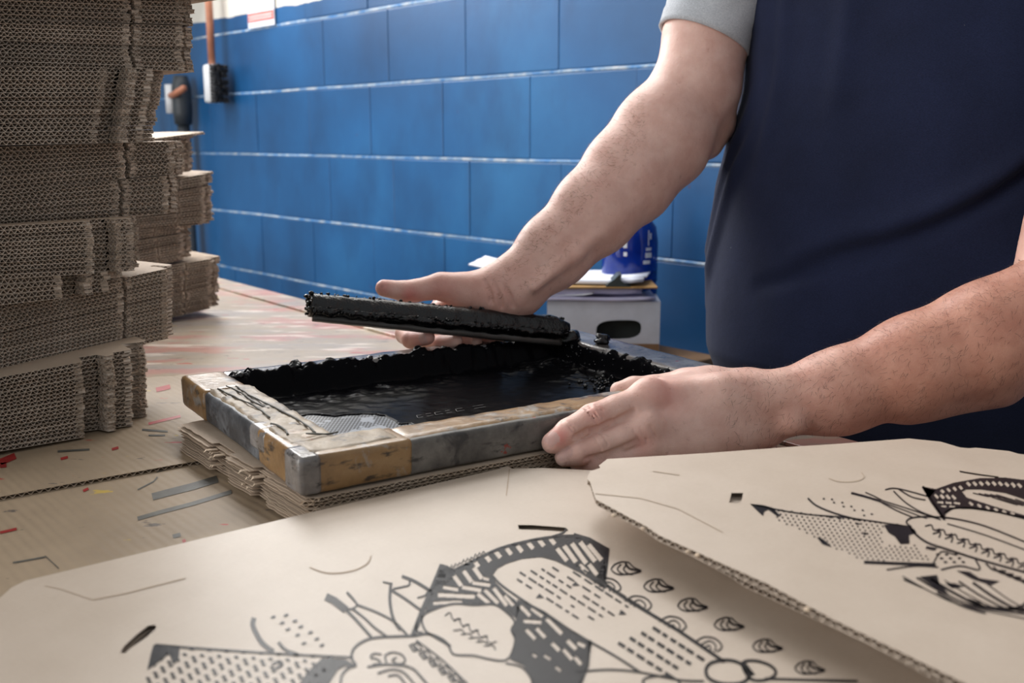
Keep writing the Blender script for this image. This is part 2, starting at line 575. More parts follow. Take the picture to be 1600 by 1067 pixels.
# ------------------------------------------------------------------ corrugated sheet builder
def sheet_mesh(name, outline, t, mats, pitch=0.0072, wave_edges=None, holes=(), jag=0.0, inset=0.028, wave_amp=None):
    """corrugated board: two liners and a fluted medium that shows along wave_edges.
    outline: CCW list of (x, y)."""
    lin = min(0.00026, t * 0.1)
    verts, faces, mi = [], [], []
    pts = []
    N = len(outline)
    for i in range(N):
        a, b = Vector(outline[i]), Vector(outline[(i + 1) % N])
        L = (b - a).length
        n = max(1, int(L / 0.008)) if jag else 1
        for k in range(n):
            p = a.lerp(b, k / n)
            if jag:
                nrm = Vector((b.y - a.y, a.x - b.x)).normalized()
                p = p + nrm * random.uniform(-jag, jag)
            pts.append((p.x, p.y))
    polys = [[Vector((x, y, 0)) for x, y in pts]] + [[Vector((x, y, 0)) for x, y in h] for h in holes]
    flat = [p for poly in polys for p in poly]
    tris = tessellate_polygon(polys)
    for z0, z1 in ((0, lin), (t - lin, t)):
        base = len(verts)
        nf = len(flat)
        verts += [(p.x, p.y, z0) for p in flat] + [(p.x, p.y, z1) for p in flat]
        for tr in tris:
            a, b, c = (flat[i] for i in tr)
            ccw = (b - a).cross(c - a).z > 0
            tr = tr if ccw else tr[::-1]
            faces.append([base + nf + i for i in tr]); mi.append(0)
            faces.append([base + i for i in tr[::-1]]); mi.append(0)
        st = 0
        for poly in polys:
            n = len(poly)
            for i in range(n):
                j = (i + 1) % n
                faces.append((base + st + i, base + st + j, base + nf + st + j, base + nf + st + i)); mi.append(1)
            st += n
    # fluted medium
    th = 0.0005
    amp = (t - 2 * lin) / 2 - th / 2
    for ei in range(N):
        if wave_edges is not None and ei not in wave_edges:
            continue
        a, b = Vector(outline[ei]), Vector(outline[(ei + 1) % N])
        L = (b - a).length
        if L < 0.003:
            continue
        d = (b - a) / L
        inn = Vector((-d.y, d.x))
        ins = inset if L > 0.05 else (0.0075 if L > 0.0065 else 0.003)
        p_ = pitch
        n = max(3, int(L / p_ * 6))
        base = len(verts)
        ph = random.random() * 6.28
        for k in range(n + 1):
            s = L * k / n
            z = t / 2 + amp * max(-1, min(1, 1.25 * math.sin(2 * math.pi * s / p_ + ph)))
            o = a + d * s + inn * 0.0003
            q = a + d * s + inn * ins
            verts += [(o.x, o.y, z - th / 2), (o.x, o.y, z + th / 2), (q.x, q.y, z - th / 2), (q.x, q.y, z + th / 2)]
        for k in range(n):
            i0, i1 = base + 4 * k, base + 4 * k + 4
            faces += [(i0, i1, i1 + 1, i0 + 1), (i0 + 1, i1 + 1, i1 + 3, i0 + 3), (i0, i0 + 2, i1 + 2, i1)]
            mi += [1, 1, 1]
        # dark back of the cut
        a2, b2 = a + inn * ins, b + inn * ins
        base = len(verts)
        verts += [(a2.x, a2.y, lin), (b2.x, b2.y, lin), (b2.x, b2.y, t - lin), (a2.x, a2.y, t - lin)]
        faces.append((base, base + 1, base + 2, base + 3)); mi.append(1)
    me = bpy.data.meshes.new(name)
    me.from_pydata(verts, [], faces)
    for mm in mats:
        me.materials.append(mm)
    me.polygons.foreach_set('material_index', mi)
    me.update()
    return me

# the two cardboard sheets that cover the bench
def world_sheet(name, pix, z_top, t, mats, jag=0.0, wave=(), holes_pix=(), zc=None):
    pts = [on_z(x, y, z_top) for x, y in pix]
    org = sum(pts, Vector()) / len(pts)
    out = [(p.x - org.x, p.y - org.y) for p in pts]
    ar = sum(out[i][0] * out[(i + 1) % len(out)][1] - out[(i + 1) % len(out)][0] * out[i][1] for i in range(len(out)))
    holes = [[(on_z(x, y, z_top).x - org.x, on_z(x, y, z_top).y - org.y) for x, y in h] for h in holes_pix]
    n = len(out)
    wv = set(wave)
    if ar < 0:
        out = out[::-1]
        wv = {(n - 2 - i) % n for i in wave}
    me = sheet_mesh(name, out, t, mats, wave_edges=wv, holes=holes, jag=jag)
    o = bpy.data.objects.new(name, me)
    C.objects.link(o)
    o.location = (org.x, org.y, z_top - t)
    return o

cov1 = world_sheet('cardboard_cover', [(-260, 815), (290, 722), (820, 640), (1250, 760), (1500, 1400), (-700, 1400)], 0.8962, 0.004, (MAT['cover'], MAT['torn']), wave=(0, 1))
tag(cov1, 'flattened cardboard sheet with dark paint stripes covering the near part of the bench', 'cardboard')
cov2 = world_sheet('cardboard_cover', [(-300, 828), (0, 776), (150, 748), (290, 723), (820, 640), (900, 575), (560, 575), (250, 588), (-300, 640)], 0.9, 0.0036, (MAT['cover'], MAT['torn']), wave=(0, 1, 2, 3))
tag(cov2, 'red-speckled flattened cardboard sheet with torn front edge under the tall left stack', 'cardboard')

def stroke_geo(verts, faces, pix, w, plane, closed=False):
    """strip of width w pixels along a pixel polyline, laid on a plane by plane(x, y) -> Vector"""
    P = [Vector((x, y)) for x, y in pix]
    n = len(P)
    L, R = [], []
    for i in range(n):
        if closed:
            t = P[(i + 1) % n] - P[i - 1]
        else:
            t = P[min(i + 1, n - 1)] - P[max(i - 1, 0)]
        t = t.normalized() if t.length > 1e-6 else Vector((1, 0))
        # flatten widths with the viewing slant of the board
        nn = Vector((-t.y, t.x))
        ww = w / 2
        L.append(P[i] + nn * ww)
        R.append(P[i] - nn * ww)
    b = len(verts)
    for a, c in zip(L, R):
        verts.append(plane(a.x, a.y)); verts.append(plane(c.x, c.y))
    m = n if closed else n - 1
    for i in range(m):
        j = (i + 1) % n
        faces.append((b + 2 * i, b + 2 * i + 1, b + 2 * j + 1, b + 2 * j))

def poly_geo(verts, faces, pix, plane):
    pv = [Vector((x, y, 0)) for x, y in pix]
    b = len(verts)
    verts += [plane(x, y) for x, y in pix]
    for tr in tessellate_polygon([pv]):
        faces.append(tuple(b + i for i in tr))

def dot_geo(verts, faces, x, y, rx, ry, plane, n=6, rot=0.0):
    b = len(verts)
    for k in range(n):
        a = 2 * math.pi * k / n
        dx, dy = rx * math.cos(a), ry * math.sin(a)
        verts.append(plane(x + dx * math.cos(rot) - dy * math.sin(rot), y + dx * math.sin(rot) + dy * math.cos(rot)))
    faces.append(tuple(range(b, b + n)))

def smooth_line(pts, sub=4, closed=False):
    P = [Vector((x, y)) for x, y in pts]
    n = len(P)
    out = []
    for i in range(n if closed else n - 1):
        p0 = P[i - 1] if (i > 0 or closed) else P[0]
        p1, p2 = P[i], P[(i + 1) % n]
        p3 = P[(i + 2) % n] if (i + 2 < n or closed) else P[-1]
        for k in range(sub):
            t = k / sub
            q = 0.5 * ((2 * p1) + (p2 - p0) * t + (2 * p0 - 5 * p1 + 4 * p2 - p3) * t * t + (3 * p1 - p0 - 3 * p2 + p3) * t ** 3)
            out.append((q.x, q.y))
    if not closed:
        out.append((P[-1].x, P[-1].y))
    return out

def flat_obj(name, verts, faces, mat, parent):
    me = bpy.data.meshes.new(name)
    me.from_pydata([tuple(v) for v in verts], [], faces)
    me.update()
    # all facing up
    bm = bmesh.new(); bm.from_mesh(me)
    for f in bm.faces:
        f.normal_update()
        if f.normal.z < 0:
            f.normal_flip()
    bm.to_mesh(me); bm.free()
    me.materials.append(mat)
    o = bpy.data.objects.new(name, me)
    C.objects.link(o)
    if parent is not None:
        o.parent = parent
        o.matrix_parent_inverse = Matrix.Translation(-parent.location)
    return o

def plane_at(z):
    return lambda x, y: on_z(x, y, z)

# dried paint marks on the covers
for pix, w, mat, par, z in (
        ([(238, 776), (268, 768), (300, 760), (340, 748)], 11, 'grey_paint', cov1, 0.8966),
        ([(215, 810), (250, 800), (300, 787), (362, 768)], 6, 'grey_paint', cov1, 0.8966),
        ([(270, 838), (282, 835)], 6, 'grey_paint', cov1, 0.8966),
        ([(285, 846), (290, 844)], 5, 'red_paint', cov1, 0.8966),
        ([(0, 832), (26, 826)], 4, 'red_paint', cov1, 0.8966),
        ([(130, 767), (138, 763)], 4, 'red_paint', cov1, 0.8966),
        ([(0, 722), (24, 712)], 10, 'red_paint', cov2, 0.9004),
        ([(0, 727), (10, 726)], 8, 'red_paint', cov2, 0.9004),
        ([(232, 662), (282, 650)], 4, 'red_paint', cov2, 0.9004),
        ([(244, 609), (266, 604)], 7, 'red_paint', cov2, 0.9004),
        ([(222, 671), (262, 674)], 3, 'grey_paint', cov2, 0.9004),
        ([(232, 680), (258, 680)], 2.5, 'grey_paint', cov2, 0.9004),
        ([(90, 705), (140, 702)], 3, 'grey_paint', cov2, 0.9004),
        ([(95, 717), (106, 714)], 4, 'red_paint', cov2, 0.9004),
        ([(175, 702), (185, 699)], 4, 'red_paint', cov2, 0.9004),
        ([(20, 879), (70, 870)], 2.5, 'grey_paint', cov1, 0.8966),
        ([(70, 868), (92, 888)], 1.5, 'grey_paint', cov1, 0.8966),
        ([(245, 737), (270, 730)], 2, 'grey_paint', cov1, 0.8966),
        ([(215, 765), (240, 752), (246, 745)], 2, 'grey_paint', cov1, 0.8966)):
    vs, fs = [], []
    stroke_geo(vs, fs, pix, w, plane_at(z))
    flat_obj('paint_mark', vs, fs, MAT[mat], par)

# ------------------------------------------------------------------ stacks of box blanks
T = 0.0041
# outlines, x along the front edge (right end = 0, leftwards negative), y into the stack
OUT_PLAIN = [(-0.34, 0), (-0.0625, 0), (-0.0615, 0.010), (-0.0585, 0.010), (-0.0575, 0.0005), (-0.004, 0.0), (-0.002, 0.034), (0.005, 0.034), (0.0065, 0.014), (0.0155, 0.016), (0.0165, 0.17), (-0.012, 0.30), (-0.34, 0.30)]
OUT_STEP = [(-0.34, 0), (-0.083, 0), (-0.079, 0.022), (-0.062, 0.021), (-0.058, 0.005), (-0.049, 0.006), (-0.046, 0.016), (-0.028, 0.014), (-0.025, 0.05), (-0.008, 0.042), (0.0, 0.044), (0.004, 0.16), (-0.012, 0.30), (-0.34, 0.30)]
OUT_STEP2 = [(-0.34, 0), (-0.067, 0), (-0.062, 0.019), (-0.045, 0.018), (-0.041, 0.004), (-0.022, 0.004), (-0.020, 0.042), (-0.004, 0.036), (0.0, 0.038), (0.005, 0.15), (-0.012, 0.30), (-0.34, 0.30)]
OUT_BACK = [(-0.30, 0), (-0.072, 0), (-0.070, 0.006), (-0.068, 0.001), (-0.022, 0.0), (-0.020, 0.028), (-0.012, 0.028), (-0.010, 0.01), (0.0, 0.012), (0.004, 0.13), (-0.01, 0.27), (-0.30, 0.27)]
variants = {}
def sheet_variant(kind, k, t, first, last):
    key = (kind, k, round(t, 5))
    if key not in variants:
        out = {'plain': OUT_PLAIN, 'step': OUT_STEP, 'step2': OUT_STEP2, 'back': OUT_BACK}[kind]
        o = [(x + (random.uniform(-.0007, .0007) if x > -.2 else 0), y + (random.uniform(-.0007, .0007) if 0 < y < .2 else 0)) for x, y in out]
        variants[key] = sheet_mesh('cardboard_blank', o, t, (MAT['kraft'], MAT['kraft_edge']),
                                   pitch=random.choice((0.0058, 0.0062, 0.0066)), wave_edges=set(range(len(o) - 3)))
    return variants[key]

def bundle(kind, A, Bx, yb, yt, YA, theta, label, group, back=None, lean=0.0, n=None, jitter=0.0012):
    """A=(x, y_bottom, y_top) at the left reference column, Bx right end column with y_bottom, y_top"""
    xa, ab, at_ = A
    th = math.radians(theta)
    dirv = Vector((math.cos(th), math.sin(th), 0))
    def pair(fr):
        ya = ab + (at_ - ab) * fr
        yr = yb + (yt - yb) * fr
        pa = at(xa, ya, YA)
        rr = ray(Bx + lean * fr, yr)
        m_ = rr.x / rr.y
        t_ = (m_ * pa.y - pa.x) / (dirv.x - m_ * dirv.y)
        pb = at(Bx + lean * fr, yr, pa.y + t_ * dirv.y)
        return pa, pb
    a0, b0 = pair(0); a1, b1 = pair(1)
    h = ((b1.z - b0.z) + (a1.z - a0.z)) / 2
    n = n or max(2, round(h / T))
    objs = []
    for i in range(n):
        pa, pb = pair(i / n)
        X = (pb - pa).normalized()
        Yv = Vector((-math.sin(th), math.cos(th), 0))
        Z = X.cross(Yv).normalized()
        Yv = Z.cross(X)
        t = (a1 - a0).length * 0.5 / n + (b1 - b0).length * 0.5 / n
        tt = t * 0.97
        me = sheet_variant(kind, random.randrange(4), tt, i == 0, i == n - 1)
        o = bpy.data.objects.new('cardboard_blank', me)
        C.objects.link(o)
        j = Vector((random.gauss(0, jitter), random.gauss(0, jitter), 0))
        M = Matrix((X, Yv, Z)).transposed().to_4x4()
        M.translation = pb + X * j.x + Yv * abs(j.y)
        o.matrix_world = M @ Matrix.Rotation(random.gauss(0, 0.004), 4, 'Z')
        tag(o, ('bottom box blank of ' if i == 0 else 'uppermost box blank of ' if i == n - 1 else 'corrugated box blank within ') + label, 'cardboard', group)
        objs.append(o)
    return objs

G1 = 'box blanks in the tall front-left stack'
bundles = {}
bundles[1] = bundle('step', (0, 705, 590), 256, 662, 541, 0.950, 42, 'the lowest bundle of the tall left stack', G1)
bundles[2] = bundle('plain', (0, 588, 478), 268, 528, 418, 0.985, 56, 'the turned second bundle from the bottom, tall left stack', G1)
bundles[3] = bundle('step', (0, 477, 436), 222, 453, 424, 0.966, 47, 'the thin notched bundle above the turned one, tall left stack', G1)
bundles[4] = bundle('step2', (0, 436, 354), 244, 422, 339, 0.966, 47, 'the notched bundle at mid height, tall left stack', G1)
bundles[5] = bundle('plain', (0, 352, 299), 271, 333, 273, 0.992, 50, 'the straight bundle above mid height, tall left stack', G1)
bundles[6] = bundle('plain', (0, 298, 229), 279, 271, 221, 0.992, 50, 'the shaded straight bundle under the leaning one, tall left stack', G1)
bundles[7] = bundle('step', (0, 227, 104), 274, 221, 106, 0.955, 47, 'the leaning notched bundle, tall left stack', G1, lean=18)
bundles[8] = bundle('plain', (0, 102, 30), 293, 111, 40, 0.985, 46, 'the wide bundle second from the top, tall left stack', G1)
bundles[9] = bundle('plain', (0, 29, -14), 293, 38, -2, 0.985, 46, 'the topmost bundle, tall left stack', G1)

# crooked top blank
tp = bundles[9][-1].copy()
C.objects.link(tp)
tp.matrix_world = Matrix.Translation((0.030, 0.0, 0.0052)) @ tp.matrix_world @ Matrix.Rotation(math.radians(4), 4, 'Z')
tag(tp, 'crooked corrugated box blank jutting out at the very top of the left stack', 'cardboard', G1)

G2 = 'box blanks in the shorter stack behind'
yC = on_z(200, 513, TZ).y
bundle('back', (200, 513, 428), 347, 478, 402, yC, 44, 'the lowest bundle of the shorter rear stack', G2, jitter=0.0025)
bundle('back', (200, 427, 362), 304, 401, 350, yC, 48, 'the narrow set-back bundle of the shorter rear stack', G2, jitter=0.0025)
bundle('back', (200, 361, 296), 338, 349, 268, yC, 46, 'the protruding bundle of the shorter rear stack', G2, jitter=0.002)
tops = bundle('back', (200, 295, 225), 306, 267, 212, yC, 46, 'the topmost bundle of the shorter rear stack', G2, jitter=0.002)
tp = tops[-1].copy()
C.objects.link(tp)
tp.matrix_world = Matrix.Translation((0.018, 0.005, 0.006)) @ tp.matrix_world
tag(tp, 'bright-topped corrugated box blank lying last on the rear stack', 'cardboard', G2)

# ------------------------------------------------------------------ pile under the frame, frame
P1 = Vector((-0.163, 0.759, 0))
FA = math.radians(32.8)
U = Vector((math.cos(FA), math.sin(FA), 0)); V = Vector((-math.sin(FA), math.cos(FA), 0))
fM = Matrix.Translation(P1) @ Matrix.Rotation(FA, 4, 'Z')
FZ0, FZ1 = 0.9255, 0.957
FL, FW = 0.505, 0.333
npile = 8
tp_ = (FZ0 - 0.9) / npile
for i in range(npile):
    j = 0.003
    x0 = -0.022 + random.uniform(-j, j); y0 = -0.004 + random.uniform(-j, j)
    outl = [(x0, y0 + .006), (x0 + .008, y0), (x0 + 0.30, y0 - .002), (x0 + 0.44, y0), (x0 + 0.44, y0 + 0.23), (x0 + 0.02, y0 + 0.275), (x0 + .001, y0 + .27),
            (x0 + .0, y0 + .19), (x0 + .006, y0 + .188), (x0 + .005, y0 + .15), (x0 - .001, y0 + .148), (x0, y0 + .10), (x0 + .007, y0 + .098), (x0 + .006, y0 + .075), (x0 + .0, y0 + .072)]
    outl = [(x + (0.024 * (1 - y / 0.255) if x < .05 else 0), y) for x, y in outl]
    me = sheet_mesh('cardboard_blank', outl, tp_ * 0.97, (MAT['kraft'], MAT['torn']), wave_edges={0, 1, 2}, jag=0.0008)
    o = bpy.data.objects.new('cardboard_blank', me)
    C.objects.link(o)
    o.matrix_world = fM @ Matrix.Translation((0, 0, 0.9 + i * tp_))
    tag(o, ('bottom' if i == 0 else 'uppermost' if i == npile - 1 else 'corrugated') + ' box blank in the flat ragged pile under the printing frame', 'cardboard', 'box blanks under the printing frame')
    if i in (2, 4, 5, 6):
        for q in range(4):                                           # torn shreds of liner sticking out
            yy = y0 + (0.09, 0.105, 0.17, 0.18)[q] + random.uniform(-.01, .01)
            L = random.uniform(.004, .010)
            z = random.uniform(0.0008, 0.0024)
            xx = x0 + 0.024 * (1 - yy / 0.255)
            vs = [(xx + .006, yy, z), (xx + .006, yy + .006, z + .0003), (xx - L * .6, yy + .004, z + .0012), (xx - L * .6, yy + .001, z + .0008), (xx - L, yy + .001, z - .001)]
            s = link_mesh('torn_shred', vs, [(0, 1, 2, 3), (3, 2, 4)], MAT['torn'], o)

frame = empty('printing_frame')
frame.matrix_world = fM @ Matrix.Translation((0, 0, FZ0))
tag(frame, 'taped wooden screen printing frame full of black ink, on the cardboard pile', 'frame')
H = FZ1 - FZ0
RW = {'front': 0.040, 'left': 0.036, 'back': 0.033, 'right': 0.05}

def rail(name, x0, x1, y0, y1, mat, zt=H, nseg=26):
    """slightly uneven rounded rail"""
    bm = bmesh.new()
    bm_box(bm, x0, x1, y0, y1, 0.001, zt, None, 0.0035)
    long_x = (x1 - x0) > (y1 - y0)
    ax = Vector((1, 0, 0)) if long_x else Vector((0, 1, 0))
    a, b = (x0, x1) if long_x else (y0, y1)
    for i in range(1, nseg):
        c = a + (b - a) * i / nseg
        bmesh.ops.bisect_plane(bm, geom=bm.verts[:] + bm.edges[:] + bm.faces[:], plane_co=ax * c, plane_no=ax)
    for v_ in bm.verts:
        nz = noise.noise_vector(v_.co * 22 + Vector((x0 * 50, 7, 3)))
        v_.co += Vector((nz.x, nz.y, nz.z)) * 0.0011
    o = link_bm(name, bm, mat, frame, True)
    return o

rail('front_rail', 0, FL, 0, RW['front'], MAT['rail'])
rail('back_rail', 0, FL, FW - RW['back'], FW, MAT['rail'])
rail('left_rail', 0.0006, RW['left'], RW['front'] - .004, FW - RW['back'] + .004, MAT['rail_side'])
rail('right_rail', FL - RW['right'], FL - .0006, RW['front'] - .004, FW - RW['back'] + .004, MAT['rail'])

def wrap(name, x0, x1, y0, y1, mat, e=0.0011, z0=0.0015, zt=H, nx=14, ny=5, seed=0):
    """strip of tape wrapped over a rail: a thin rounded uneven shell on top and both sides"""
    bm = bmesh.new()
    bm_box(bm, x0 - e, x1 + e, y0 - e, y1 + e, z0, zt + e, None, 0.004)
    for i in range(1, nx):
        c = x0 + (x1 - x0) * i / nx
        bmesh.ops.bisect_plane(bm, geom=bm.verts[:] + bm.edges[:] + bm.faces[:], plane_co=(c, 0, 0), plane_no=(1, 0, 0))
    for i in range(1, ny):
        c = y0 + (y1 - y0) * i / ny
        bmesh.ops.bisect_plane(bm, geom=bm.verts[:] + bm.edges[:] + bm.faces[:], plane_co=(0, c, 0), plane_no=(0, 1, 0))
    for v_ in bm.verts:
        nz = noise.noise_vector(v_.co * 45 + Vector((seed * 3.3, 1, 2)))
        v_.co += Vector((nz.x, nz.y, nz.z)) * 0.0009
    return link_bm(name, bm, mat, frame, True)

wrap('brown_tape', 0.012, 0.095, 0.0, RW['front'], MAT['tape'], 0.0016, seed=1)
wrap('film_tape', -0.001, 0.014, -0.001, 0.030, MAT['tape_clear'], 0.0022, seed=2)
wrap('brown_tape', 0.0, RW['left'], 0.028, 0.098, MAT['tape'], 0.0014, nx=5, ny=12, seed=3)
wrap('film_tape', 0.0, RW['left'], 0.080, 0.118, MAT['tape_clear'], 0.0018, nx=5, ny=8, seed=4, z0=0.012)
wrap('brown_tape', 0.0, RW['left'] + .006, FW - 0.078, FW, MAT['tape'], 0.0016, nx=6, ny=12, seed=5)
wrap('film_tape', FL - RW['right'], FL, 0.06, FW, MAT['tape_clear'], 0.0011, nx=5, ny=16, seed=6, z0=0.014)
wrap('film_tape', 0.04, FL - 0.02, FW - RW['back'], FW, MAT['tape_clear'], 0.0010, nx=26, ny=4, seed=7, z0=0.012)
# worn brown tape along the top of the front rail, cracked cream layer on the left one
def top_layer(name, x0, x1, y0, y1, mat, nx, ny, amp, z, seed):
    vs, fs = [], []
    for i in range(nx + 1):
        for j in range(ny + 1):
            x = x0 + (x1 - x0) * i / nx; y = y0 + (y1 - y0) * j / ny
            nz = noise.fractal(Vector((x * 60 + seed, y * 60, 0)), 1, 2, 3)
            zz = z + amp * nz
            if i in (0, nx) or j in (0, ny): zz = z - 0.003
            ex = 0.0015 * noise.noise(Vector((x * 90, y * 90, seed)))
            vs.append((x + ex, y + ex, zz))
    for i in range(nx):
        for j in range(ny):
            a = i * (ny + 1) + j
            fs.append((a, a + ny + 1, a + ny + 2, a + 1))
    return link_mesh(name, vs, fs, mat, frame, True)
top_layer('worn_tape_strip', 0.09, FL - 0.01, 0.005, RW['front'] - .001, MAT['tape'], 70, 8, 0.0007, H + 0.0022, 3)
cracked = top_layer('cracked_layer', 0.004, RW['left'] + .012, 0.036, FW - 0.07, MAT['rail_top'], 14, 60, 0.0022, H + 0.0022, 9)
top_layer('cracked_layer', 0.008, 0.09, 0.006, RW['front'] + .004, MAT['rail_top'], 24, 12, 0.0012, H + 0.0026, 14)
# dark cracks lifting out of the cream layer
for pts in ([(0.012, 0.25), (0.016, 0.2), (0.020, 0.16), (0.018, 0.12)], [(0.030, 0.25), (0.030, 0.2), (0.034, 0.15), (0.036, 0.09), (0.034, 0.055)],
            [(0.022, 0.255), (0.026, 0.22), (0.024, 0.18), (0.028, 0.15)], [(0.026, 0.055), (0.04, 0.043), (0.05, 0.046)], [(0.012, 0.10), (0.016, 0.08), (0.012, 0.06)]):
    bm = bmesh.new()
    pp = smooth_line(pts, 5)
    tube(bm, [(x, y, H + 0.0033 + 0.001 * noise.noise(Vector((x * 80, y * 80, 0)))) for x, y in pp], [0.0009 + 0.0006 * noise.noise(Vector((x * 200, y * 120, 4))) for x, y in pp], 6)
    link_bm('crack', bm, MAT['grey_paint'], cracked, True)

# screen fabric
SX0, SX1, SY0, SY1 = RW['left'], FL - RW['right'], RW['front'], FW - RW['back']
scr = box_obj('screen_fabric', SX0 - .01, SX1 + .01, SY0 - .01, SY1 + .01, 0.0045, 0.0055, MAT['screen'], frame)

# ink: one lumpy wet surface that climbs the walls and leaves the near left corner bare
nx, ny = 240, 150
vs, fs, keep = [], [], {}
for i in range(nx + 1):
    for j in range(ny + 1):
        x = SX0 - 0.004 + (SX1 - SX0 + 0.008) * i / nx
        y = SY0 - 0.003 + (SY1 - SY0 + 0.010) * j / ny
        dl, dr, df, db = x - SX0, SX1 - x, y - SY0, SY1 - y
        nf = noise.fractal(Vector((x * 55, y * 55, 1.7)), 1, 2, 4)
        ns = noise.noise(Vector((x * 20, y * 120, 4.0)))
        z = 0.0068 + 0.0006 * nf
        for d, w, top, rough_ in ((db, 0.016, H + 0.001, 0.005), (dr, 0.010, H - 0.001, 0.0015), (dl, 0.010, H - 0.006, 0.004), (df, 0.004, 0.016, 0.003)):
            if d < w:
                q = 1 - max(0.0, d) / w
                q = q * q * (3 - 2 * q)
                zz = 0.0068 + (top - 0.0068 + rough_ * nf + 0.0015 * ns) * q
                z = max(z, zz)
        if db < 0.07:
            z += 0.003 * max(0, 1 - db / 0.07) * (0.6 + nf)
        if dr < 0.09 and db > 0.02:
            z += 0.004 * max(0, 1 - dr / 0.09) * max(0, nf + 0.2)
        bare = noise.fractal(Vector((x * 40, y * 40, 8.0)), 1, 2, 3) * 0.010
        b = (y + bare < 0.212 - 0.62 * (x - 0.08) and x < 0.150 + bare and y > 0.09) or (y + bare * .8 < 0.128 and x < 0.16)
        if df < 0.004 and dl < 0.2: b = True
        keep[(i, j)] = not b
        vs.append((x, y, z if not b else 0.004))
for i in range(nx):
    for j in range(ny):
        if keep[(i, j)] or keep[(i + 1, j)] or keep[(i, j + 1)] or keep[(i + 1, j + 1)]:
            a = i * (ny + 1) + j
            fs.append((a, a + ny + 1, a + ny + 2, a + 1))
link_mesh('wet_ink', vs, fs, MAT['ink_flat'], frame, True)
# letters of the stencil showing through along the front rail
vs, fs = [], []
def fpl(x, y): return Vector((x, y, 0.0079))
for k, (sx, w_) in enumerate(((0.172, .006), (0.182, .007), (0.192, .008), (0.204, .006), (0.216, .009), (0.236, .014))):
    for a, b in (((0, 0), (.003, .008)), ((0, 0), (w_, 0)), ((.003, .008), (w_ + .002, .008)))[k % 2:]:
        stroke_geo(vs, fs, [(sx + a[0], 0.136 + a[1]), (sx + b[0], 0.136 + b[1])], 0.0006, fpl)
o = flat_obj('stencil_lettering', vs, fs, MAT['rail'], None)
o.parent = frame
tag(o, kind='stuff')

def blob(bm, c, r, seed, squash=0.8, sub=2):
    res = bmesh.ops.create_icosphere(bm, subdivisions=sub, radius=1)
    for v_ in res['verts']:
        n_ = noise.noise(v_.co * 2.1 + Vector((seed * 5.1, seed, 2)))
        v_.co = Vector(c) + Vector((v_.co.x, v_.co.y, v_.co.z * squash)) * r * (1 + 0.45 * n_)

# clots of ink on the rails and beads along the ink line
clots = [((0.115, SY1 + .010, H + .002), .0075), ((0.03 + .02, SY1 + .002, H + .001), .006), ((0.06, SY1 + 0.004, H + .001), .005), ((FL - .032, 0.232, H + 0.006), .0085), ((0.20, SY1 + .004, H + .002), .004)]
for q, (c_, r_) in enumerate(clots):
    bm = bmesh.new()
    blob(bm, c_, r_, q + 1, 0.85, 3)
    link_bm('ink_clot', bm, MAT['ink'], frame, True)
bm = bmesh.new()
for q in range(190):
    e = random.random()
    if e < .4:
        c_ = (random.uniform(SX0, SX1), SY1 - random.uniform(-.006, .004), H + random.uniform(-.004, .0015)); r_ = random.uniform(.0008, .0026)
    elif e < .75:
        c_ = (SX1 - random.uniform(-.004, .02), random.uniform(SY0, SY1), H - random.uniform(0, .018)); r_ = random.uniform(.0006, .002)
    else:
        c_ = (SX0 + random.uniform(.0, .14), SY0 + random.uniform(-.002, .004), 0.012 + random.uniform(-.003, .012)); r_ = random.uniform(.0006, .0014)
    blob(bm, c_, r_, q * .37, 0.8, 1)
for q in range(60):
    c_ = (random.gauss(SX1 - .045, .018), random.gauss(SY0 + .10, .018), 0.009); blob(bm, c_, random.uniform(.001, .0028), q * .77, 0.9, 1)
ob = link_bm('ink_beads', bm, MAT['ink'], frame, True)
tag(ob, kind='stuff')

# ------------------------------------------------------------------ squeegee
SL = at(484, 475, 1.115); SR = at(884, 514, 1.243)
sqx = (SR - SL); sqlen = sqx.length; sqx.normalize()
sqz = Vector((0, 0.45, 1)); sqz = (sqz - sqx * sqz.dot(sqx)).normalized()
sqy = sqz.cross(sqx)
sq = empty('squeegee')
sM = Matrix((sqx, sqy, sqz)).transposed().to_4x4(); sM.translation = SL
sq.matrix_world = sM
tag(sq, 'long ink-coated squeegee held slanting over the back rail of the frame', 'squeegee')
def loft(name, prof_fn, n, L, mat, parent, amp=0.0, x0=0.0, seed=0, smooth=True):
    vs, fs = [], []
    for i in range(n + 1):
        x = x0 + L * i / n
        pr = prof_fn(i / n)
        for k, (y, z) in enumerate(pr):
            nz = noise.fractal(Vector((x * 70, y * 70 + seed, z * 70)), 1, 2, 3) * amp
            vs.append((x, y + nz, z + nz))
        m_ = len(pr)
    for i in range(n):
        for k in range(m_):
            a = i * m_ + k; b = i * m_ + (k + 1) % m_
            fs.append((a, a + m_, b + m_, b))
    fs.append(tuple(range(m_))); fs.append(tuple(n * m_ + k for k in range(m_))[::-1])
    bm = bmesh.new()
    vv = [bm.verts.new(v_) for v_ in vs]
    for f in fs: bm.faces.new([vv[i] for i in f])
    return link_bm(name, bm, mat, parent, smooth)
def handle_prof(t):
    # rounded grip, tapering at the right end
    h = 0.0132 + 0.0032 * t
    if t > 0.95: h *= 1 - (t - 0.95) / 0.05 * 0.5
    w = 0.0135
    return [(w * math.cos(a) * (1 if abs(math.cos(a)) < .9 else .96), -0.001 + h * math.copysign(abs(math.sin(a)) ** 0.75, math.sin(a))) for a in [2 * math.pi * k / 20 for k in range(20)]]
loft('handle', handle_prof, 110, sqlen, MAT['ink'], sq, 0.0016)
def blade_prof(t):
    b_ = -0.0178 - 0.0035 * t
    return [(-0.0045, -0.010), (0.0045, -0.010), (0.0045, b_), (0.003, b_ - .001), (-0.003, b_ - .001), (-0.0045, b_)]
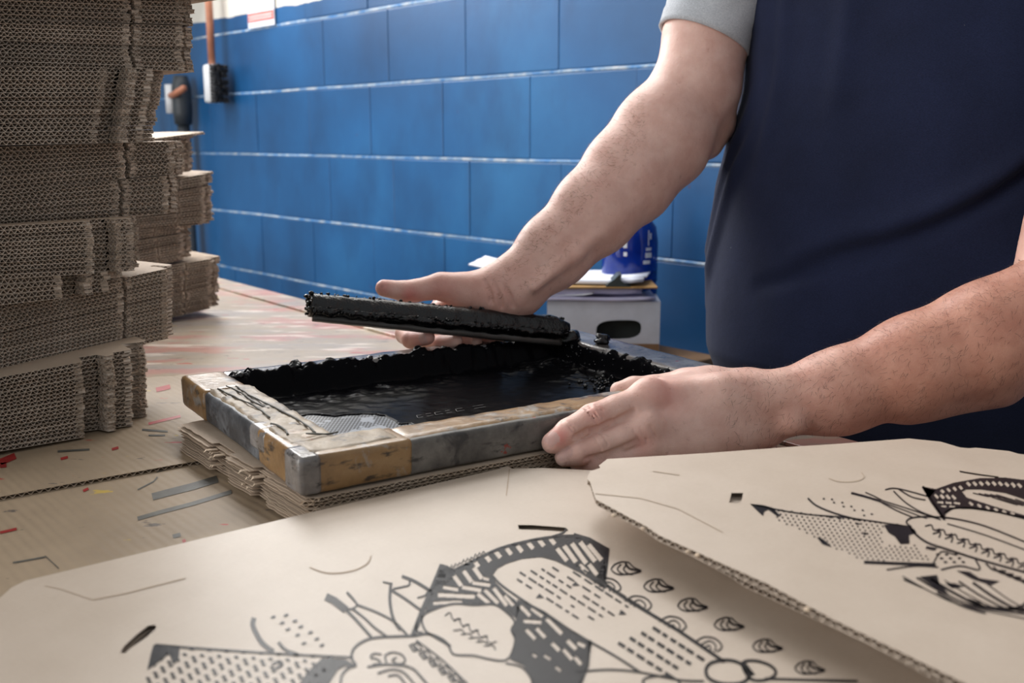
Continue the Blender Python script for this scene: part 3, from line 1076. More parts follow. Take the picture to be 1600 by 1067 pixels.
MAT['blade'] = simple('grey_rubber', srgb(70, 68, 66), 0.35, 0.2, 40)
loft('rubber_blade', blade_prof, 60, sqlen - .012, MAT['blade'], sq, 0.0004, 0.004)
def groove_prof(t):
    return [(-0.0150, -0.0065), (-0.009, -0.0045), (-0.006, -0.0125), (-0.0115, -0.0135)]
loft('ink_ridge', groove_prof, 170, sqlen - .004, MAT['ink'], sq, 0.0035, 0.001, 5)
bm = bmesh.new()
for q in range(330):
    x = random.uniform(0, sqlen); s_ = random.random()
    if s_ < .6: c_ = (x, -0.0125 + random.uniform(-.002, .001), -0.009 + random.uniform(-.003, .004))
    else: c_ = (x, random.uniform(-.008, .003), 0.0115 + .003 * x / sqlen + random.uniform(-.001, .001))
    if x > sqlen * .8: c_ = (c_[0], c_[1], c_[2] * .85)
    blob(bm, c_, random.uniform(.0009, .0026), q * .31, 0.8, 1)
for q in range(26):
    blob(bm, (random.uniform(-.002, .002), random.uniform(-.012, .01), random.uniform(-.010, .011)), random.uniform(.0015, .0034), q * .9, 0.8, 2)
ob = link_bm('ink_beads', bm, MAT['ink'], sq, True)
tag(ob, kind='stuff')
bm = bmesh.new(); blob(bm, (sqlen + .004, 0, -0.012), .013, 3.3, 0.9, 3); blob(bm, (sqlen + .012, -.004, -0.02), .010, 4.3, 0.9, 3)
link_bm('ink_clot', bm, MAT['ink'], sq, True)

#<<PEOPLE
# ------------------------------------------------------------------ person
# implicit surface (smooth union of tapered limbs) turned into one mesh by surface nets
BIG = 0.06

class Field:
    def __init__(self, lo, hi, h):
        self.lo = np.array(lo, dtype=np.float32); self.h = h
        self.n = np.ceil((np.array(hi) - np.array(lo)) / h).astype(int) + 1
        self.v = np.full(self.n, BIG, dtype=np.float32)

    def window(self, mn, mx):
        i0 = np.maximum(np.floor((np.array(mn) - self.lo) / self.h).astype(int), 0)
        i1 = np.minimum(np.ceil((np.array(mx) - self.lo) / self.h).astype(int) + 1, self.n)
        return i0, i1

    def pts(self, i0, i1):
        ax = [self.lo[k] + self.h * np.arange(i0[k], i1[k], dtype=np.float32) for k in range(3)]
        return np.meshgrid(*ax, indexing='ij', sparse=True)

def smin(a, b, k):
    h = np.clip(0.5 + 0.5 * (b - a) / k, 0, 1)
    return b + (a - b) * h - k * h * (1 - h)

def seg_dist(X, Y, Z, a, b, ra, rb, n1):
    """distance to a tapered limb of elliptic section; ra, rb = (r along n1, r across)"""
    a = np.array(a, np.float32); b = np.array(b, np.float32)
    d = b - a; L = max(float(np.linalg.norm(d)), 1e-6); d = d / L
    n1 = np.array(n1, np.float32); n1 = n1 - d * n1.dot(d); n1 = n1 / np.linalg.norm(n1)
    n2 = np.cross(d, n1)
    px_, py_, pz_ = X - a[0], Y - a[1], Z - a[2]
    s = px_ * d[0] + py_ * d[1] + pz_ * d[2]
    t = np.clip(s / L, 0, 1)
    r1 = ra[0] + (rb[0] - ra[0]) * t; r2 = ra[1] + (rb[1] - ra[1]) * t
    q1 = px_ * n1[0] + py_ * n1[1] + pz_ * n1[2]
    q2 = px_ * n2[0] + py_ * n2[1] + pz_ * n2[2]
    q3 = s - t * L
    rm = (r1 + r2) / 2
    k = np.sqrt((q1 / r1) ** 2 + (q2 / r2) ** 2 + (q3 / rm) ** 2)
    return (k - 1) * np.minimum(r1, r2)

def add(F, prims, k):
    for p in prims:
        a, b, ra, rb = p[:4]
        n1 = p[4] if len(p) > 4 else (0.31, 0.17, 0.93)
        kk = p[5] if len(p) > 5 else k
        ra = ra if hasattr(ra, '__len__') else (ra, ra); rb = rb if hasattr(rb, '__len__') else (rb, rb)
        R = max(*ra, *rb) * 1.25 + kk + 0.008
        mn = np.minimum(a, b) - R; mx = np.maximum(a, b) + R
        i0, i1 = F.window(mn, mx)
        if (i1 <= i0).any(): continue
        X, Y, Z = F.pts(i0, i1)
        d = seg_dist(X, Y, Z, a, b, ra, rb, n1)
        sl = tuple(slice(x, y) for x, y in zip(i0, i1))
        F.v[sl] = smin(F.v[sl], d, kk)

def merge(F, G, k):
    """union of field G (same grid spacing and aligned) into F"""
    off = np.round((G.lo - F.lo) / F.h).astype(int)
    sl = tuple(slice(o, o + n) for o, n in zip(off, G.n))
    F.v[sl] = smin(F.v[sl], G.v, k)

def sub_field(F, mn, mx):
    i0, i1 = F.window(mn, mx)
    G = Field.__new__(Field)
    G.lo = F.lo + F.h * i0; G.h = F.h; G.n = i1 - i0
    G.v = np.full(G.n, BIG, dtype=np.float32)
    return G

def carve(F, a, b, r, k):
    """groove along a segment"""
    R = r + k + 0.006
    mn = np.minimum(a, b) - R; mx = np.maximum(a, b) + R
    i0, i1 = F.window(mn, mx)
    if (i1 <= i0).any(): return
    X, Y, Z = F.pts(i0, i1)
    d = seg_dist(X, Y, Z, a, b, (r, r), (r, r), (0.31, 0.17, 0.93))
    sl = tuple(slice(x, y) for x, y in zip(i0, i1))
    F.v[sl] = -smin(-F.v[sl], d, k)

def surface(F):
    v = F.v
    s = v < 0
    n = np.array(v.shape)
    c = s[:-1, :-1, :-1]
    acc = np.zeros(n - 1, np.int8)
    for dx in (0, 1):
        for dy in (0, 1):
            for dz in (0, 1):
                acc += s[dx:n[0] - 1 + dx, dy:n[1] - 1 + dy, dz:n[2] - 1 + dz]
    ci = np.argwhere((acc > 0) & (acc < 8))
    idx = np.full(n - 1, -1, np.int32)
    idx[ci[:, 0], ci[:, 1], ci[:, 2]] = np.arange(len(ci))
    cor = np.array([(a, b, c_) for a in (0, 1) for b in (0, 1) for c_ in (0, 1)])
    vals = np.stack([v[ci[:, 0] + a, ci[:, 1] + b, ci[:, 2] + c_] for a, b, c_ in cor], 1)
    tot = np.zeros((len(ci), 3)); cnt = np.zeros(len(ci))
    for i in range(8):
        for j in range(i + 1, 8):
            if np.abs(cor[i] - cor[j]).sum() != 1: continue
            a, b = vals[:, i], vals[:, j]
            m = (a < 0) != (b < 0)
            t = np.where(m, a / np.where(a - b == 0, 1, a - b), 0)
            p = cor[i] + (cor[j] - cor[i]) * t[:, None]
            tot += p * m[:, None]; cnt += m
    V = F.lo + F.h * (ci + tot / cnt[:, None])
    faces = []
    for ax in range(3):
        a1, a2 = (ax + 1) % 3, (ax + 2) % 3
        sl0 = [slice(None)] * 3; sl1 = [slice(None)] * 3
        sl0[ax] = slice(0, -1); sl1[ax] = slice(1, None)
        A, B = s[tuple(sl0)], s[tuple(sl1)]
        e = np.argwhere(A != B)
        ok = (e[:, a1] > 0) & (e[:, a2] > 0) & (e[:, a1] < n[a1] - 1) & (e[:, a2] < n[a2] - 1)
        e = e[ok]
        flip = B[e[:, 0], e[:, 1], e[:, 2]]
        q = []
        for o1, o2 in ((-1, -1), (0, -1), (0, 0), (-1, 0)):
            w = e.copy(); w[:, a1] += o1; w[:, a2] += o2
            q.append(idx[w[:, 0], w[:, 1], w[:, 2]])
        q = np.stack(q, 1)
        q = np.where(flip[:, None], q[:, ::-1], q)
        faces.append(q)
    return V, np.concatenate(faces)

def vn(V, Fc):
    a, b, c_ = V[Fc[:, 0]], V[Fc[:, 1]], V[Fc[:, 2]]
    fn = np.cross(b - a, c_ - a)
    N = np.zeros_like(V)
    for k in range(4): np.add.at(N, Fc[:, k], fn)
    return N / (np.linalg.norm(N, axis=1, keepdims=True) + 1e-12)

def relax(V, Fc, it=2):
    for _ in range(it):
        S = np.zeros_like(V); c_ = np.zeros(len(V))
        for k in range(4):
            np.add.at(S, Fc[:, k], V[Fc[:, (k + 1) % 4]] + V[Fc[:, k - 1]]); np.add.at(c_, Fc[:, k], 2)
        V = V * 0.5 + 0.5 * S / c_[:, None]
    return V

def A3(x, y, Y): return np.array(at(x, y, Y))

def proj_px(V):
    d = V - np.array([0, 0, CAMZ])
    fw = d[:, 1] * _c - d[:, 2] * _s; up = d[:, 1] * _s + d[:, 2] * _c
    return 800 + FPX * d[:, 0] / fw, 533.5 - FPX * up / fw

HV = 0.0013
# ---- his left arm and hand, gripping the near rail
wL = A3(1205, 634, .966)
lo, hi = (-0.01, 0.84, 0.885), (0.72, 1.24, 1.30)
FLd = Field((-0.005, 0.845, 0.885), (0.60, 1.06, 1.20), HV)
NL = (0.15, -0.55, 0.82)                            # image-up direction of the forearm
elL = A3(1665, 470, .95)
armL = [
    (elL, A3(1540, 532, .955), (.056, .050), (.0545, .050), NL),
    (A3(1540, 532, .955), A3(1430, 572, .958), (.0545, .050), (.0485, .045), NL),
    (A3(1430, 572, .958), A3(1310, 612, .962), (.0485, .045), (.0400, .037), NL),
    (A3(1310, 612, .962), wL, (.0400, .037), (.0345, .029), NL),
    (A3(1560, 600, .955), A3(1420, 628, .96), (.022, .02), (.016, .016), NL),
]
add(FLd, armL, 0.02)
palm = [
    (wL, A3(1120, 634, .955), (.036, .027), (.037, .023), NL),
    (A3(1175, 612, .968), A3(1030, 622, .934), .020, .0165),
    (A3(1180, 634, .960), A3(1015, 664, .916), .019, .0160),
    (A3(1190, 655, .955), A3(1022, 698, .910), .018, .0150),
    (A3(1195, 672, .955), A3(1040, 716, .914), .017, .0140),
    # thumb ball and thumb over the rail
    (A3(1165, 606, .985), A3(1070, 601, .992), .020, .0165),
    (A3(1110, 600, .985), A3(1035, 612, .955), .016, .014),
]
add(FLd, palm, 0.012)
fing = {
    'index': [(A3(1018, 624, .929), .0172), (A3(962, 641, .9075), .0138), (A3(926, 653, .894), .0129), (A3(888, 674, .880), .0113), (A3(863, 692, .871), .0096)],
    'middle': [(A3(1010, 668, .910), .0165), (A3(968, 684, .896), .0134), (A3(933, 697, .886), .0124), (A3(900, 709, .876), .0110), (A3(882, 714, .8715), .0088)],
    'ring': [(A3(1016, 702, .908), .0150), (A3(962, 716, .892), .0120), (A3(925, 722, .884), .0108), (A3(905, 723, .888), .0090)],
    'little': [(A3(1038, 717, .913), .0135), (A3(1000, 727, .900), .0108), (A3(972, 730, .896), .0095), (A3(956, 731, .898), .0080)],
    'thumb': [(A3(1075, 601, .992), .0160), (A3(1020, 606, .989), .0125), (A3(990, 607, .988), .0118), (A3(967, 610, .985), .0088)],
}
allf = sub_field(FLd, (0.0, .85, .89), (.27, 1.04, 1.02))
def finger(G, chain, k=0.0035, kf=0.0009):
    P_ = np.array([c[0] for c in chain]); R_ = max(c[1] for c in chain) + 0.012
    S = sub_field(G, P_.min(0) - R_, P_.max(0) + R_)
    add(S, [(a[0], b[0], a[1], b[1]) for a, b in zip(chain, chain[1:])], k)
    merge(G, S, kf)
for nm in ('index', 'middle', 'ring', 'little', 'thumb'):
    finger(allf, fing[nm])
# knuckle bulges on the finger joints
merge(FLd, allf, 0.004)
add(FLd, [(A3(1012, 612, .926), A3(1014, 613, .926), .0125, .0125), (A3(1004, 660, .906), A3(1006, 660, .906), .012, .012), (A3(1010, 697, .902), A3(1012, 697, .902), .011, .011),
          (A3(1238, 660, .938), A3(1240, 661, .938), .011, .011)], 0.012)
# creases across the finger joints, seen as pairs of fine grooves
def sample(F, p):
    i = np.clip(np.round((p - F.lo) / F.h).astype(int), 0, np.array(F.v.shape) - 1)
    return F.v[i[0], i[1], i[2]]

def out_to_surface(F, c, d, start=0.0, step=0.0005, far=0.04):
    t = start
    while t < far and sample(F, c + d * t) < 0: t += step
    return c + d * (t - 0.0002)

def creases(F, p0, p1, r, n, spread, depth=0.0009, up=(0, -0.62, 0.78)):
    ax = (p1 - p0) / np.linalg.norm(p1 - p0)
    upv = np.array(up); upv = upv - ax * upv.dot(ax); upv /= np.linalg.norm(upv)
    sd = np.cross(ax, upv)
    for i in range(n):
        c0 = p0 + ax * (i - (n - 1) / 2) * spread
        prev = None
        for a in np.linspace(-0.9, 0.9, 7):
            q = out_to_surface(F, c0, upv * math.cos(a) + sd * math.sin(a)) + ax * 0.0008 * math.sin(a * 3 + i)
            if prev is not None: carve(F, prev, q, depth, 0.0008)
            prev = q
f_ = fing['index']; creases(FLd, f_[2][0], f_[3][0], .0134, 4, .0034, 0.0010)
creases(FLd, f_[3][0], f_[4][0], .0116, 2, .0028, 0.0008)
f_ = fing['middle']; creases(FLd, f_[2][0], f_[3][0], .0129, 3, .0034, 0.0008)
f_ = fing['index']
def groove(F, pts, r, k):
    """crease carved along picture points, on the side that faces the camera"""
    prev = None
    fine = []
    for a, b in zip(pts, pts[1:]):
        fine += [tuple(a[i] + (b[i] - a[i]) * t / 5 for i in range(3)) for t in range(5)]
    for x, y, Y in fine + [pts[-1]]:
        p = A3(x, y, Y); d = np.array([0, 0, CAMZ]) - p; d = d / np.linalg.norm(d)
        q = out_to_surface(F, p, d, far=0.09)
        if prev is not None: carve(F, prev, q, r, k)
        prev = q
groove(FLd, [(990, 642, .925), (965, 656, .915), (940, 665, .905), (915, 674, .895), (898, 684, .885)], .0019, .003)
groove(FLd, [(996, 688, .912), (970, 700, .902), (940, 711, .892), (915, 717, .885)], .0016, .0025)
for xs in ((1000, 668, 1012, 690), (990, 672, 1000, 694), (1016, 664, 1026, 688)):
    groove(FLd, [(xs[0], xs[1], .92), (xs[2], xs[3], .92)], .0005, .0015)
VL, QL = surface(FLd)
del FLd, allf

# ---- his right arm and hand, holding the squeegee
FRd = Field((-0.19, 1.10, 0.945), (0.36, 1.50, 1.46), 0.0017)
NR = (.73, 0.15, -.68)
shR = A3(1165, -110, 1.43); elR = A3(1082, 152, 1.375); ufR = A3(1034, 216, 1.345); mfR = A3(928, 332, 1.28); wR = A3(806, 447, 1.228)
armR = [
    (shR, A3(1103, 60, 1.40), (.062, .056), (.0525, .051), (1, 0, 0.2)),
    (A3(1103, 60, 1.40), A3(1090, 135, 1.38), (.0525, .051), (.052, .048), (1, 0, 0.2)),
    (A3(1090, 130, 1.38), ufR, (.054, .046), (.062, .050), NR),
    (ufR, A3(982, 276, 1.315), (.062, .050), (.0575, .047), NR),
    (A3(982, 276, 1.315), mfR, (.0575, .047), (.0495, .041), NR),
    (mfR, A3(866, 392, 1.252), (.0495, .041), (.0410, .034), NR),
    (A3(866, 392, 1.252), wR, (.0410, .034), (.0350, .026), NR),
    (A3(1120, 196, 1.39), A3(1105, 222, 1.385), .024, .022),
]
add(FRd, armR, 0.022)
add(FRd, [(A3(900, 395, 1.222), A3(835, 448, 1.200), .0052, .0048), (A3(1000, 300, 1.28), A3(900, 395, 1.222), .008, .0052)], 0.014)   # wrist tendon
palmR = [
    (wR, A3(762, 466, 1.235), (.034, .026), (.034, .022), (.3, .1, -.95)),
    (A3(790, 462, 1.238), A3(700, 498, 1.258), (.026, .020), (.032, .015), (0, .2, 1)),
    (A3(795, 456, 1.222), A3(700, 450, 1.219), .0220, .0170),
    (A3(775, 464, 1.222), A3(730, 462, 1.222), .020, .017),
]
add(FRd, palmR, 0.016)
fingR = [
    [(A3(720, 450, 1.219), .0175), (A3(688, 447, 1.217), .0160), (A3(650, 454, 1.207), .0132), (A3(632, 455, 1.203), .0124), (A3(600, 450, 1.197), .0102)],
    [(A3(700, 482, 1.245), .0150), (A3(648, 505, 1.252), .0125), (A3(633, 522, 1.232), .0118), (A3(642, 530, 1.200), .0108), (A3(668, 527, 1.176), .0088)],
    [(A3(706, 498, 1.250), .0150), (A3(668, 524, 1.258), .0120), (A3(672, 534, 1.232), .0112), (A3(690, 536, 1.206), .0100), (A3(712, 532, 1.19), .0084)],
    [(A3(722, 506, 1.250), .0145), (A3(700, 528, 1.262), .0118), (A3(716, 536, 1.236), .0108), (A3(742, 534, 1.212), .0090)],
    [(A3(744, 508, 1.248), .0130), (A3(738, 530, 1.258), .0105), (A3(756, 534, 1.24), .0095), (A3(778, 533, 1.222), .0082)],
]
allf = sub_field(FRd, (-0.18, 1.11, .95), (.03, 1.32, 1.11))
for ch in fingR: finger(allf, ch)
merge(FRd, allf, 0.006)
# wrinkles at the heel of the hand
for xs in ((770, 440, 784, 480), (784, 442, 802, 480), (758, 440, 768, 474), (650, 446, 655, 460), (644, 446, 648, 460)):
    groove(FRd, [(xs[0], xs[1], 1.24), ((xs[0] + xs[2]) / 2 + 3, (xs[1] + xs[3]) / 2, 1.24), (xs[2], xs[3], 1.24)], 0.0004, 0.005)
VR, QR = surface(FRd)
del FRd, allf

# ---- trunk, neck and head under the clothes (coarser grid, same mesh)
Fd = np.array([-.596, -.803, 0]); Sd = np.array([.803, -.596, 0]); UP = np.array([0, 0, 1.0])
tc0 = np.array([.535, 1.345, 0])
shL = np.array([.70, 1.20, 1.47])
FB = Field((0.15, 0.84, 0.75), (0.95, 1.66, 1.95), 0.008)
neck = np.array([.52, 1.31, 1.50]); hd = np.array([.475, 1.245, 1.72])
add(FB, [
    (tc0 + [.02, .03, .85], tc0 + [0, 0, 1.10], (.16, .15), (.19, .15), Sd),
    (tc0 + [0, 0, 1.10], tc0 + [-.01, -.02, 1.38], (.19, .15), (.16, .11), Sd),
    (shR + [.03, -.02, -.01], shL + [-.03, .02, -.01], .06, .06),
    (shL, elL, (.056, .056), (.052, .05)),
    (neck, neck + [-.02, -.03, .10], .062, .058),
    (hd + [.02, .03, .04], hd + [-.01, -.015, .045], (.080, .098), (.078, .095), Sd),
    (hd + [-.03, -.04, -.04], hd + [-.045, -.06, -.085], (.058, .06), (.036, .035), Sd),
    (hd + Fd * .098 + UP * .02, hd + Fd * .122 + UP * -.022, .011, .016),
    (hd + Fd * .085 + UP * .045 - Sd * .04, hd + Fd * .085 + UP * .045 + Sd * .04, .016, .016),
    (hd + Fd * .088 + UP * -.058 - Sd * .018, hd + Fd * .088 + UP * -.058 + Sd * .018, .013, .013),
    (hd + Sd * .083 + UP * .03 - Fd * .01, hd + Sd * .083 - UP * .015, (.010, .018), (.008, .012), Sd),
    (hd - Sd * .083 + UP * .03 - Fd * .01, hd - Sd * .083 - UP * .015, (.010, .018), (.008, .012), Sd),
], 0.02)
VB, QB = surface(FB)
VB = relax(VB, QB, 2)
del FB

VL = relax(VL, QL, 1); VR = relax(VR, QR, 1)
person = empty('person', (tc0[0], tc0[1], 0))
tag(person, 'man in a navy top with short grey sleeves, pressing the frame and lifting the squeegee', 'person')
V_all = np.concatenate([VL, VR, VB]); Q_all = np.concatenate([QL, QR + len(VL), QB + len(VL) + len(VR)])
me = bpy.data.meshes.new('body')
me.from_pydata((V_all - np.array([tc0[0], tc0[1], 0])).tolist(), [], Q_all.tolist())
me.polygons.foreach_set('use_smooth', [True] * len(me.polygons))
me.materials.append(MAT['skin'])
# skin tone: r tanned, g flushed, b nail
tone = np.zeros((len(V_all), 4), np.float32); tone[:, 3] = 1
nL, nR = len(VL), len(VR)
NmL, NmR = vn(VL, QL), vn(VR, QR)
pxl, pyl = proj_px(VL)
tone[:nL, 0] = np.clip((pxl - 1080) / 300, 0.05, 1.0) * 0.95
def spot(V, c, r): return np.exp(-((V - c) ** 2).sum(1) / (r * r))
fl = 0.55 * spot(VL, A3(1045, 612, .915), .020) + 1.0 * spot(VL, A3(876, 683, .862), .011) + .5 * spot(VL, A3(1000, 690, .895), .012) + .4 * spot(VL, A3(930, 650, .885), .012) + .45 * spot(VL, A3(915, 716, .875), .010)
tone[:nL, 1] = np.clip(fl, 0, 1)
def nail(V, N, c, ax, sd, up, l, w):
    d = V - c
    a = (d @ ax) / l; b = (d @ sd) / w
    return ((a ** 4 + b ** 4) < 1) & ((N @ up) > 0.35) & (np.abs(d @ up) < 0.012)
def unit(v_): return v_ / np.linalg.norm(v_)
for key, wdt in (('index', .0062), ('middle', .0058)):
    ch = fing[key]; ax = unit(ch[-1][0] - ch[-2][0]); upv = np.array([-.2, -.75, .62]); upv = unit(upv - ax * upv.dot(ax)); sd = np.cross(ax, upv)
    msk = nail(VL, NmL, ch[-1][0] + ax * .001, ax, sd, upv, .0062, wdt)
    tone[:nL, 2][msk] = 0.75; tone[:nL, 1][msk] *= 0.3
pxr, pyr = proj_px(VR)
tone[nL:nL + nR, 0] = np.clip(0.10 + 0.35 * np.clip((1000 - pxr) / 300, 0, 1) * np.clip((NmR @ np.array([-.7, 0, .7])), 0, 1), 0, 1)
tone[nL:nL + nR, 1] = np.clip(.55 * spot(VR, A3(690, 455, 1.19), .022) + .9 * spot(VR, A3(640, 462, 1.19), .012) + .7 * spot(VR, A3(600, 450, 1.19), .010) + .6 * spot(VR, A3(655, 528, 1.18), .025) + .3 * spot(VR, A3(770, 460, 1.18), .03), 0, 1)
ch = fingR[1]; ax = unit(ch[-1][0] - ch[-2][0]); upv = unit(np.array([.2, -.9, .1])); upv = unit(upv - ax * upv.dot(ax)); sd = np.cross(ax, upv)
tone[nL:nL + nR, 2][nail(VR, NmR, ch[-1][0], ax, sd, upv, .006, .006)] = .8
tone[nL + nR:, 0] = .5
at_c = me.color_attributes.new('tone', 'FLOAT_COLOR', 'POINT')
at_c.data.foreach_set('color', tone.ravel())
me.update()
body = bpy.data.objects.new('body', me)
C.objects.link(body); body.parent = person
POFF = Vector((tc0[0], tc0[1], 0))

def child_mesh(name, verts, faces, mat, smooth=True):
    return link_mesh(name, [Vector(v_) - POFF for v_ in verts], faces, mat, person, smooth)

# arm hair
def arm_hair(V, N, mask, count, flow, length, mat, w=0.00011):
    ids = np.flatnonzero(mask)
    ids = rng.choice(ids, min(count, len(ids)), replace=False)
    vs, fs = [], []
    for i in ids:
        p, n_ = V[i], N[i]
        f = np.array(flow) + rng.normal(0, .45, 3); f = f - n_ * f.dot(n_); f /= np.linalg.norm(f) + 1e-9
        L = length * rng.uniform(.5, 1.15)
        sd = np.cross(f, n_)
        c1 = p + f * L * .4 + n_ * L * .28; c2 = p + f * L * .95 + n_ * L * rng.uniform(.2, .5) + sd * L * rng.normal(0, .18)
        b = len(vs)
        vs += [p - sd * w, p + sd * w, c1 - sd * w, c1 + sd * w, c2]
        fs += [(b, b + 1, b + 3, b + 2), (b + 2, b + 3, b + 4)]
    return child_mesh('arm_hair', vs, fs, mat, False)
dens = (pxl > 1130) & (NmL @ np.array([0, -.4, .7]) > -0.35)
arm_hair(VL, NmL, dens, 2600, (-.55, -.2, -.75), .0085, MAT['hair_dark'], .00008)
edge_ = (pxl > 1110) & (NmL[:, 2] > .6)
arm_hair(VL, NmL, edge_, 900, (-.5, .3, .2), .0075, MAT['hair_dark'], .00007)
densr = (pxr < 1010) & (pxr > 760) & (NmR @ np.array([-.7, -.2, .6]) > .35)
arm_hair(VR, NmR, densr, 2200, (-.6, -.1, -.2), .0075, MAT['hair_light'], .00009)

# ---- clothes: lofted shirt with folds
prof = [  # z, centre shift, half depth, half width
    (0.80, .030, .185, .225), (0.86, .018, .205, .250), (0.921, .0, .210, .258), (0.988, 0, .206, .260), (1.054, 0, .196, .258), (1.135, 0, .184, .251),
    (1.19, 0, .1755, .240), (1.252, 0, .166, .226), (1.298, 0, .159, .224), (1.366, 0, .150, .234), (1.42, .0, .135, .228), (1.47, 0, .115, .195), (1.51, -.005, .095, .13), (1.535, -.01, .075, .078)]
TC = np.array([.52, 1.33, 0])
nz_, na_ = 110, 220
zs = np.linspace(prof[0][0], prof[-1][0], nz_)
pa = np.array(prof)
sh = np.interp(zs, pa[:, 0], pa[:, 1]); aa = np.interp(zs, pa[:, 0], pa[:, 2]); bb = np.interp(zs, pa[:, 0], pa[:, 3])
def sm(x):
    for _ in range(3): x = np.convolve(np.pad(x, 2, 'edge'), [.1, .2, .4, .2, .1], 'valid')
    return x
aa, bb = sm(aa), sm(bb)
vs, fs = [], []
def fold(u, z):
    """radial offset of the cloth, metres; u: angle 0 = straight ahead, + towards his left"""
    d = 0.0
    # long crease sweeping from the belly up to his left side
    for (z0, slope, u0, u1, amp, w) in ((1.045, .16, -.30, 1.4, -.0075, .010), (1.062, .16, -.30, 1.4, .0055, .016), (1.02, .10, -.5, .25, -.004, .009),
                                         (1.00, .22, .35, 1.5, -.006, .010), (1.016, .22, .35, 1.5, .005, .014)):
        if u0 < u < u1:
            t = (u - u0) / (u1 - u0)
            zc = z0 + slope * (u - u0) * (0.6 + .4 * t)
            d += 1.7 * amp * math.sin(math.pi * min(1, max(0, t)) ** .7) * math.exp(-((z - zc) / w) ** 2)
    # drag folds below the far arm
    for (uc, z0, z1, amp, lean) in ((-1.05, 1.05, 1.20, .0050, .9), (-.90, 1.03, 1.17, .0045, 1.1), (-1.25, 1.0, 1.2, .004, .7), (-1.35, 1.2, 1.5, .0050, -.25), (-1.22, 1.22, 1.5, -.0040, -.25), (-.6, 1.2, 1.5, .0025, .15), (-.2, 1.25, 1.5, .0025, .1)):
        if z0 - .06 < z < z1 + .06:
            ucz = uc + lean * (1.12 - z) * -1.6
            e = math.exp(-((u - ucz) / .06) ** 2) * math.exp(-max(0, z0 - z) / .03 - max(0, z - z1) / .03)
            d += 1.7 * amp * e
    d += 0.0016 * noise.noise(Vector((u * 3.2, z * 9, 0.3)))
    return d
ne = 2.4
for i, z in enumerate(zs):
    for k in range(na_):
        a = 2 * math.pi * k / na_
        ca, sa = math.cos(a), math.sin(a)
        x = math.copysign(abs(ca) ** (2 / ne), ca); y = math.copysign(abs(sa) ** (2 / ne), sa)
        u = a if a <= math.pi else a - 2 * math.pi
        d = fold(u, z)
        rr = np.array([x * (aa[i] + d), y * (bb[i] + d)])
        p = TC + Fd * rr[0] + Sd * rr[1] + np.array([sh[i], sh[i] * 1.2, z])
        vs.append(p)
for i in range(nz_ - 1):
    for k in range(na_):
        a = i * na_ + k; b = i * na_ + (k + 1) % na_
        fs.append((a, b, b + na_, a + na_))
fs.append(tuple(range(na_))[::-1])
child_mesh('navy_top', vs, fs, MAT['navy'])

def sleeve(name, a, b, r0, r1, up, mat):
    """short sleeve with a rolled hem"""
    a, b = Vector(a), Vector(b)
    ax = (b - a).normalized()
    e1 = Vector(up); e1 = (e1 - ax * e1.dot(ax)).normalized(); e2 = ax.cross(e1)
    vs, fs = [], []
    n, m_ = 26, 48
    L = (b - a).length
    for i in range(n + 7):
        if i <= n:
            t = i / n; rad = r0 + (r1 - r0) * t
            if abs(t - .86) < .022: rad -= .0012
        else:
            t = 1 - (i - n) * .012 + .006; rad = r1 - .0035 - (i - n) * .0006
        for k in range(m_):
            an = 2 * math.pi * k / m_
            w = rad + .0025 * noise.noise(Vector((math.cos(an) * 2, math.sin(an) * 2, t * 5))) * (0.4 + t)
            c_ = a + ax * (L * t)
            vs.append(c_ + e1 * math.cos(an) * w + e2 * math.sin(an) * w)
    for i in range(n + 6):
        for k in range(m_):
            p = i * m_ + k; q = i * m_ + (k + 1) % m_
            fs.append((p, q, q + m_, p + m_))
    return child_mesh(name, vs, fs, mat)
sR0 = Vector(A3(1178, -120, 1.43)); sR1 = Vector(A3(1099, 66, 1.402))
sleeve('grey_sleeve', sR0, sR1, .078, .0635, (1, 0, 0), MAT['grey_jersey'])
sL0 = Vector(shL); sL1 = sL0.lerp(Vector(elL), .62)
sleeve('grey_sleeve', sL0 + Vector((-.01, .01, .02)), sL1, .078, .066, (1, 0, 0), MAT['grey_jersey'])

# trousers, shoes, hair (below and above the picture)
def coarse(name, prims, k, lo, hi, h, mat):
    Fq = Field(lo, hi, h); add(Fq, prims, k)
    Vq, Qq = surface(Fq); Vq = relax(Vq, Qq, 2)
    return child_mesh(name, Vq.tolist(), Qq.tolist(), mat)
hipc = TC + np.array([.04, .05, 0])
hl, hr = hipc + Sd * .10, hipc - Sd * .10
coarse('trousers', [
    (hipc + UP * .95, hipc + UP * .84, (.19, .17), (.19, .16), Sd),
    (hl + UP * .82, hl + Sd * .02 + UP * .45, .095, .068), (hl + Sd * .02 + UP * .45, hl + Sd * .03 + UP * .10, .068, .055),
    (hr + UP * .82, hr - Sd * .02 + UP * .45, .095, .068), (hr - Sd * .02 + UP * .45, hr - Sd * .03 + UP * .10, .068, .055)], .03,
    (.15, .9, .03), (1.0, 1.8, 1.15), .012, MAT['trouser'])
for sgn, hh in ((1, hl), (-1, hr)):
    c0 = hh + Sd * .03 * sgn
    coarse('shoe', [(c0 + UP * .05, c0 + Fd * .16 + UP * .035, (.042, .05), (.042, .035), Sd), (c0 + UP * .05, c0 + UP * .10, .045, .05)], .02, c0 - [.3, .3, .01], c0 + [.3, .3, .2], .008, MAT['shoe'])
coarse('hair', [(hd + [.028, .038, .055], hd + [.004, .006, .075], (.080, .096), (.078, .092), Sd), (hd + [.05, .068, .0], hd + [.04, .055, .06], .06, .07)], .02, hd - .25, hd + .25, .008, MAT['hair_dark'])
#>>PEOPLE

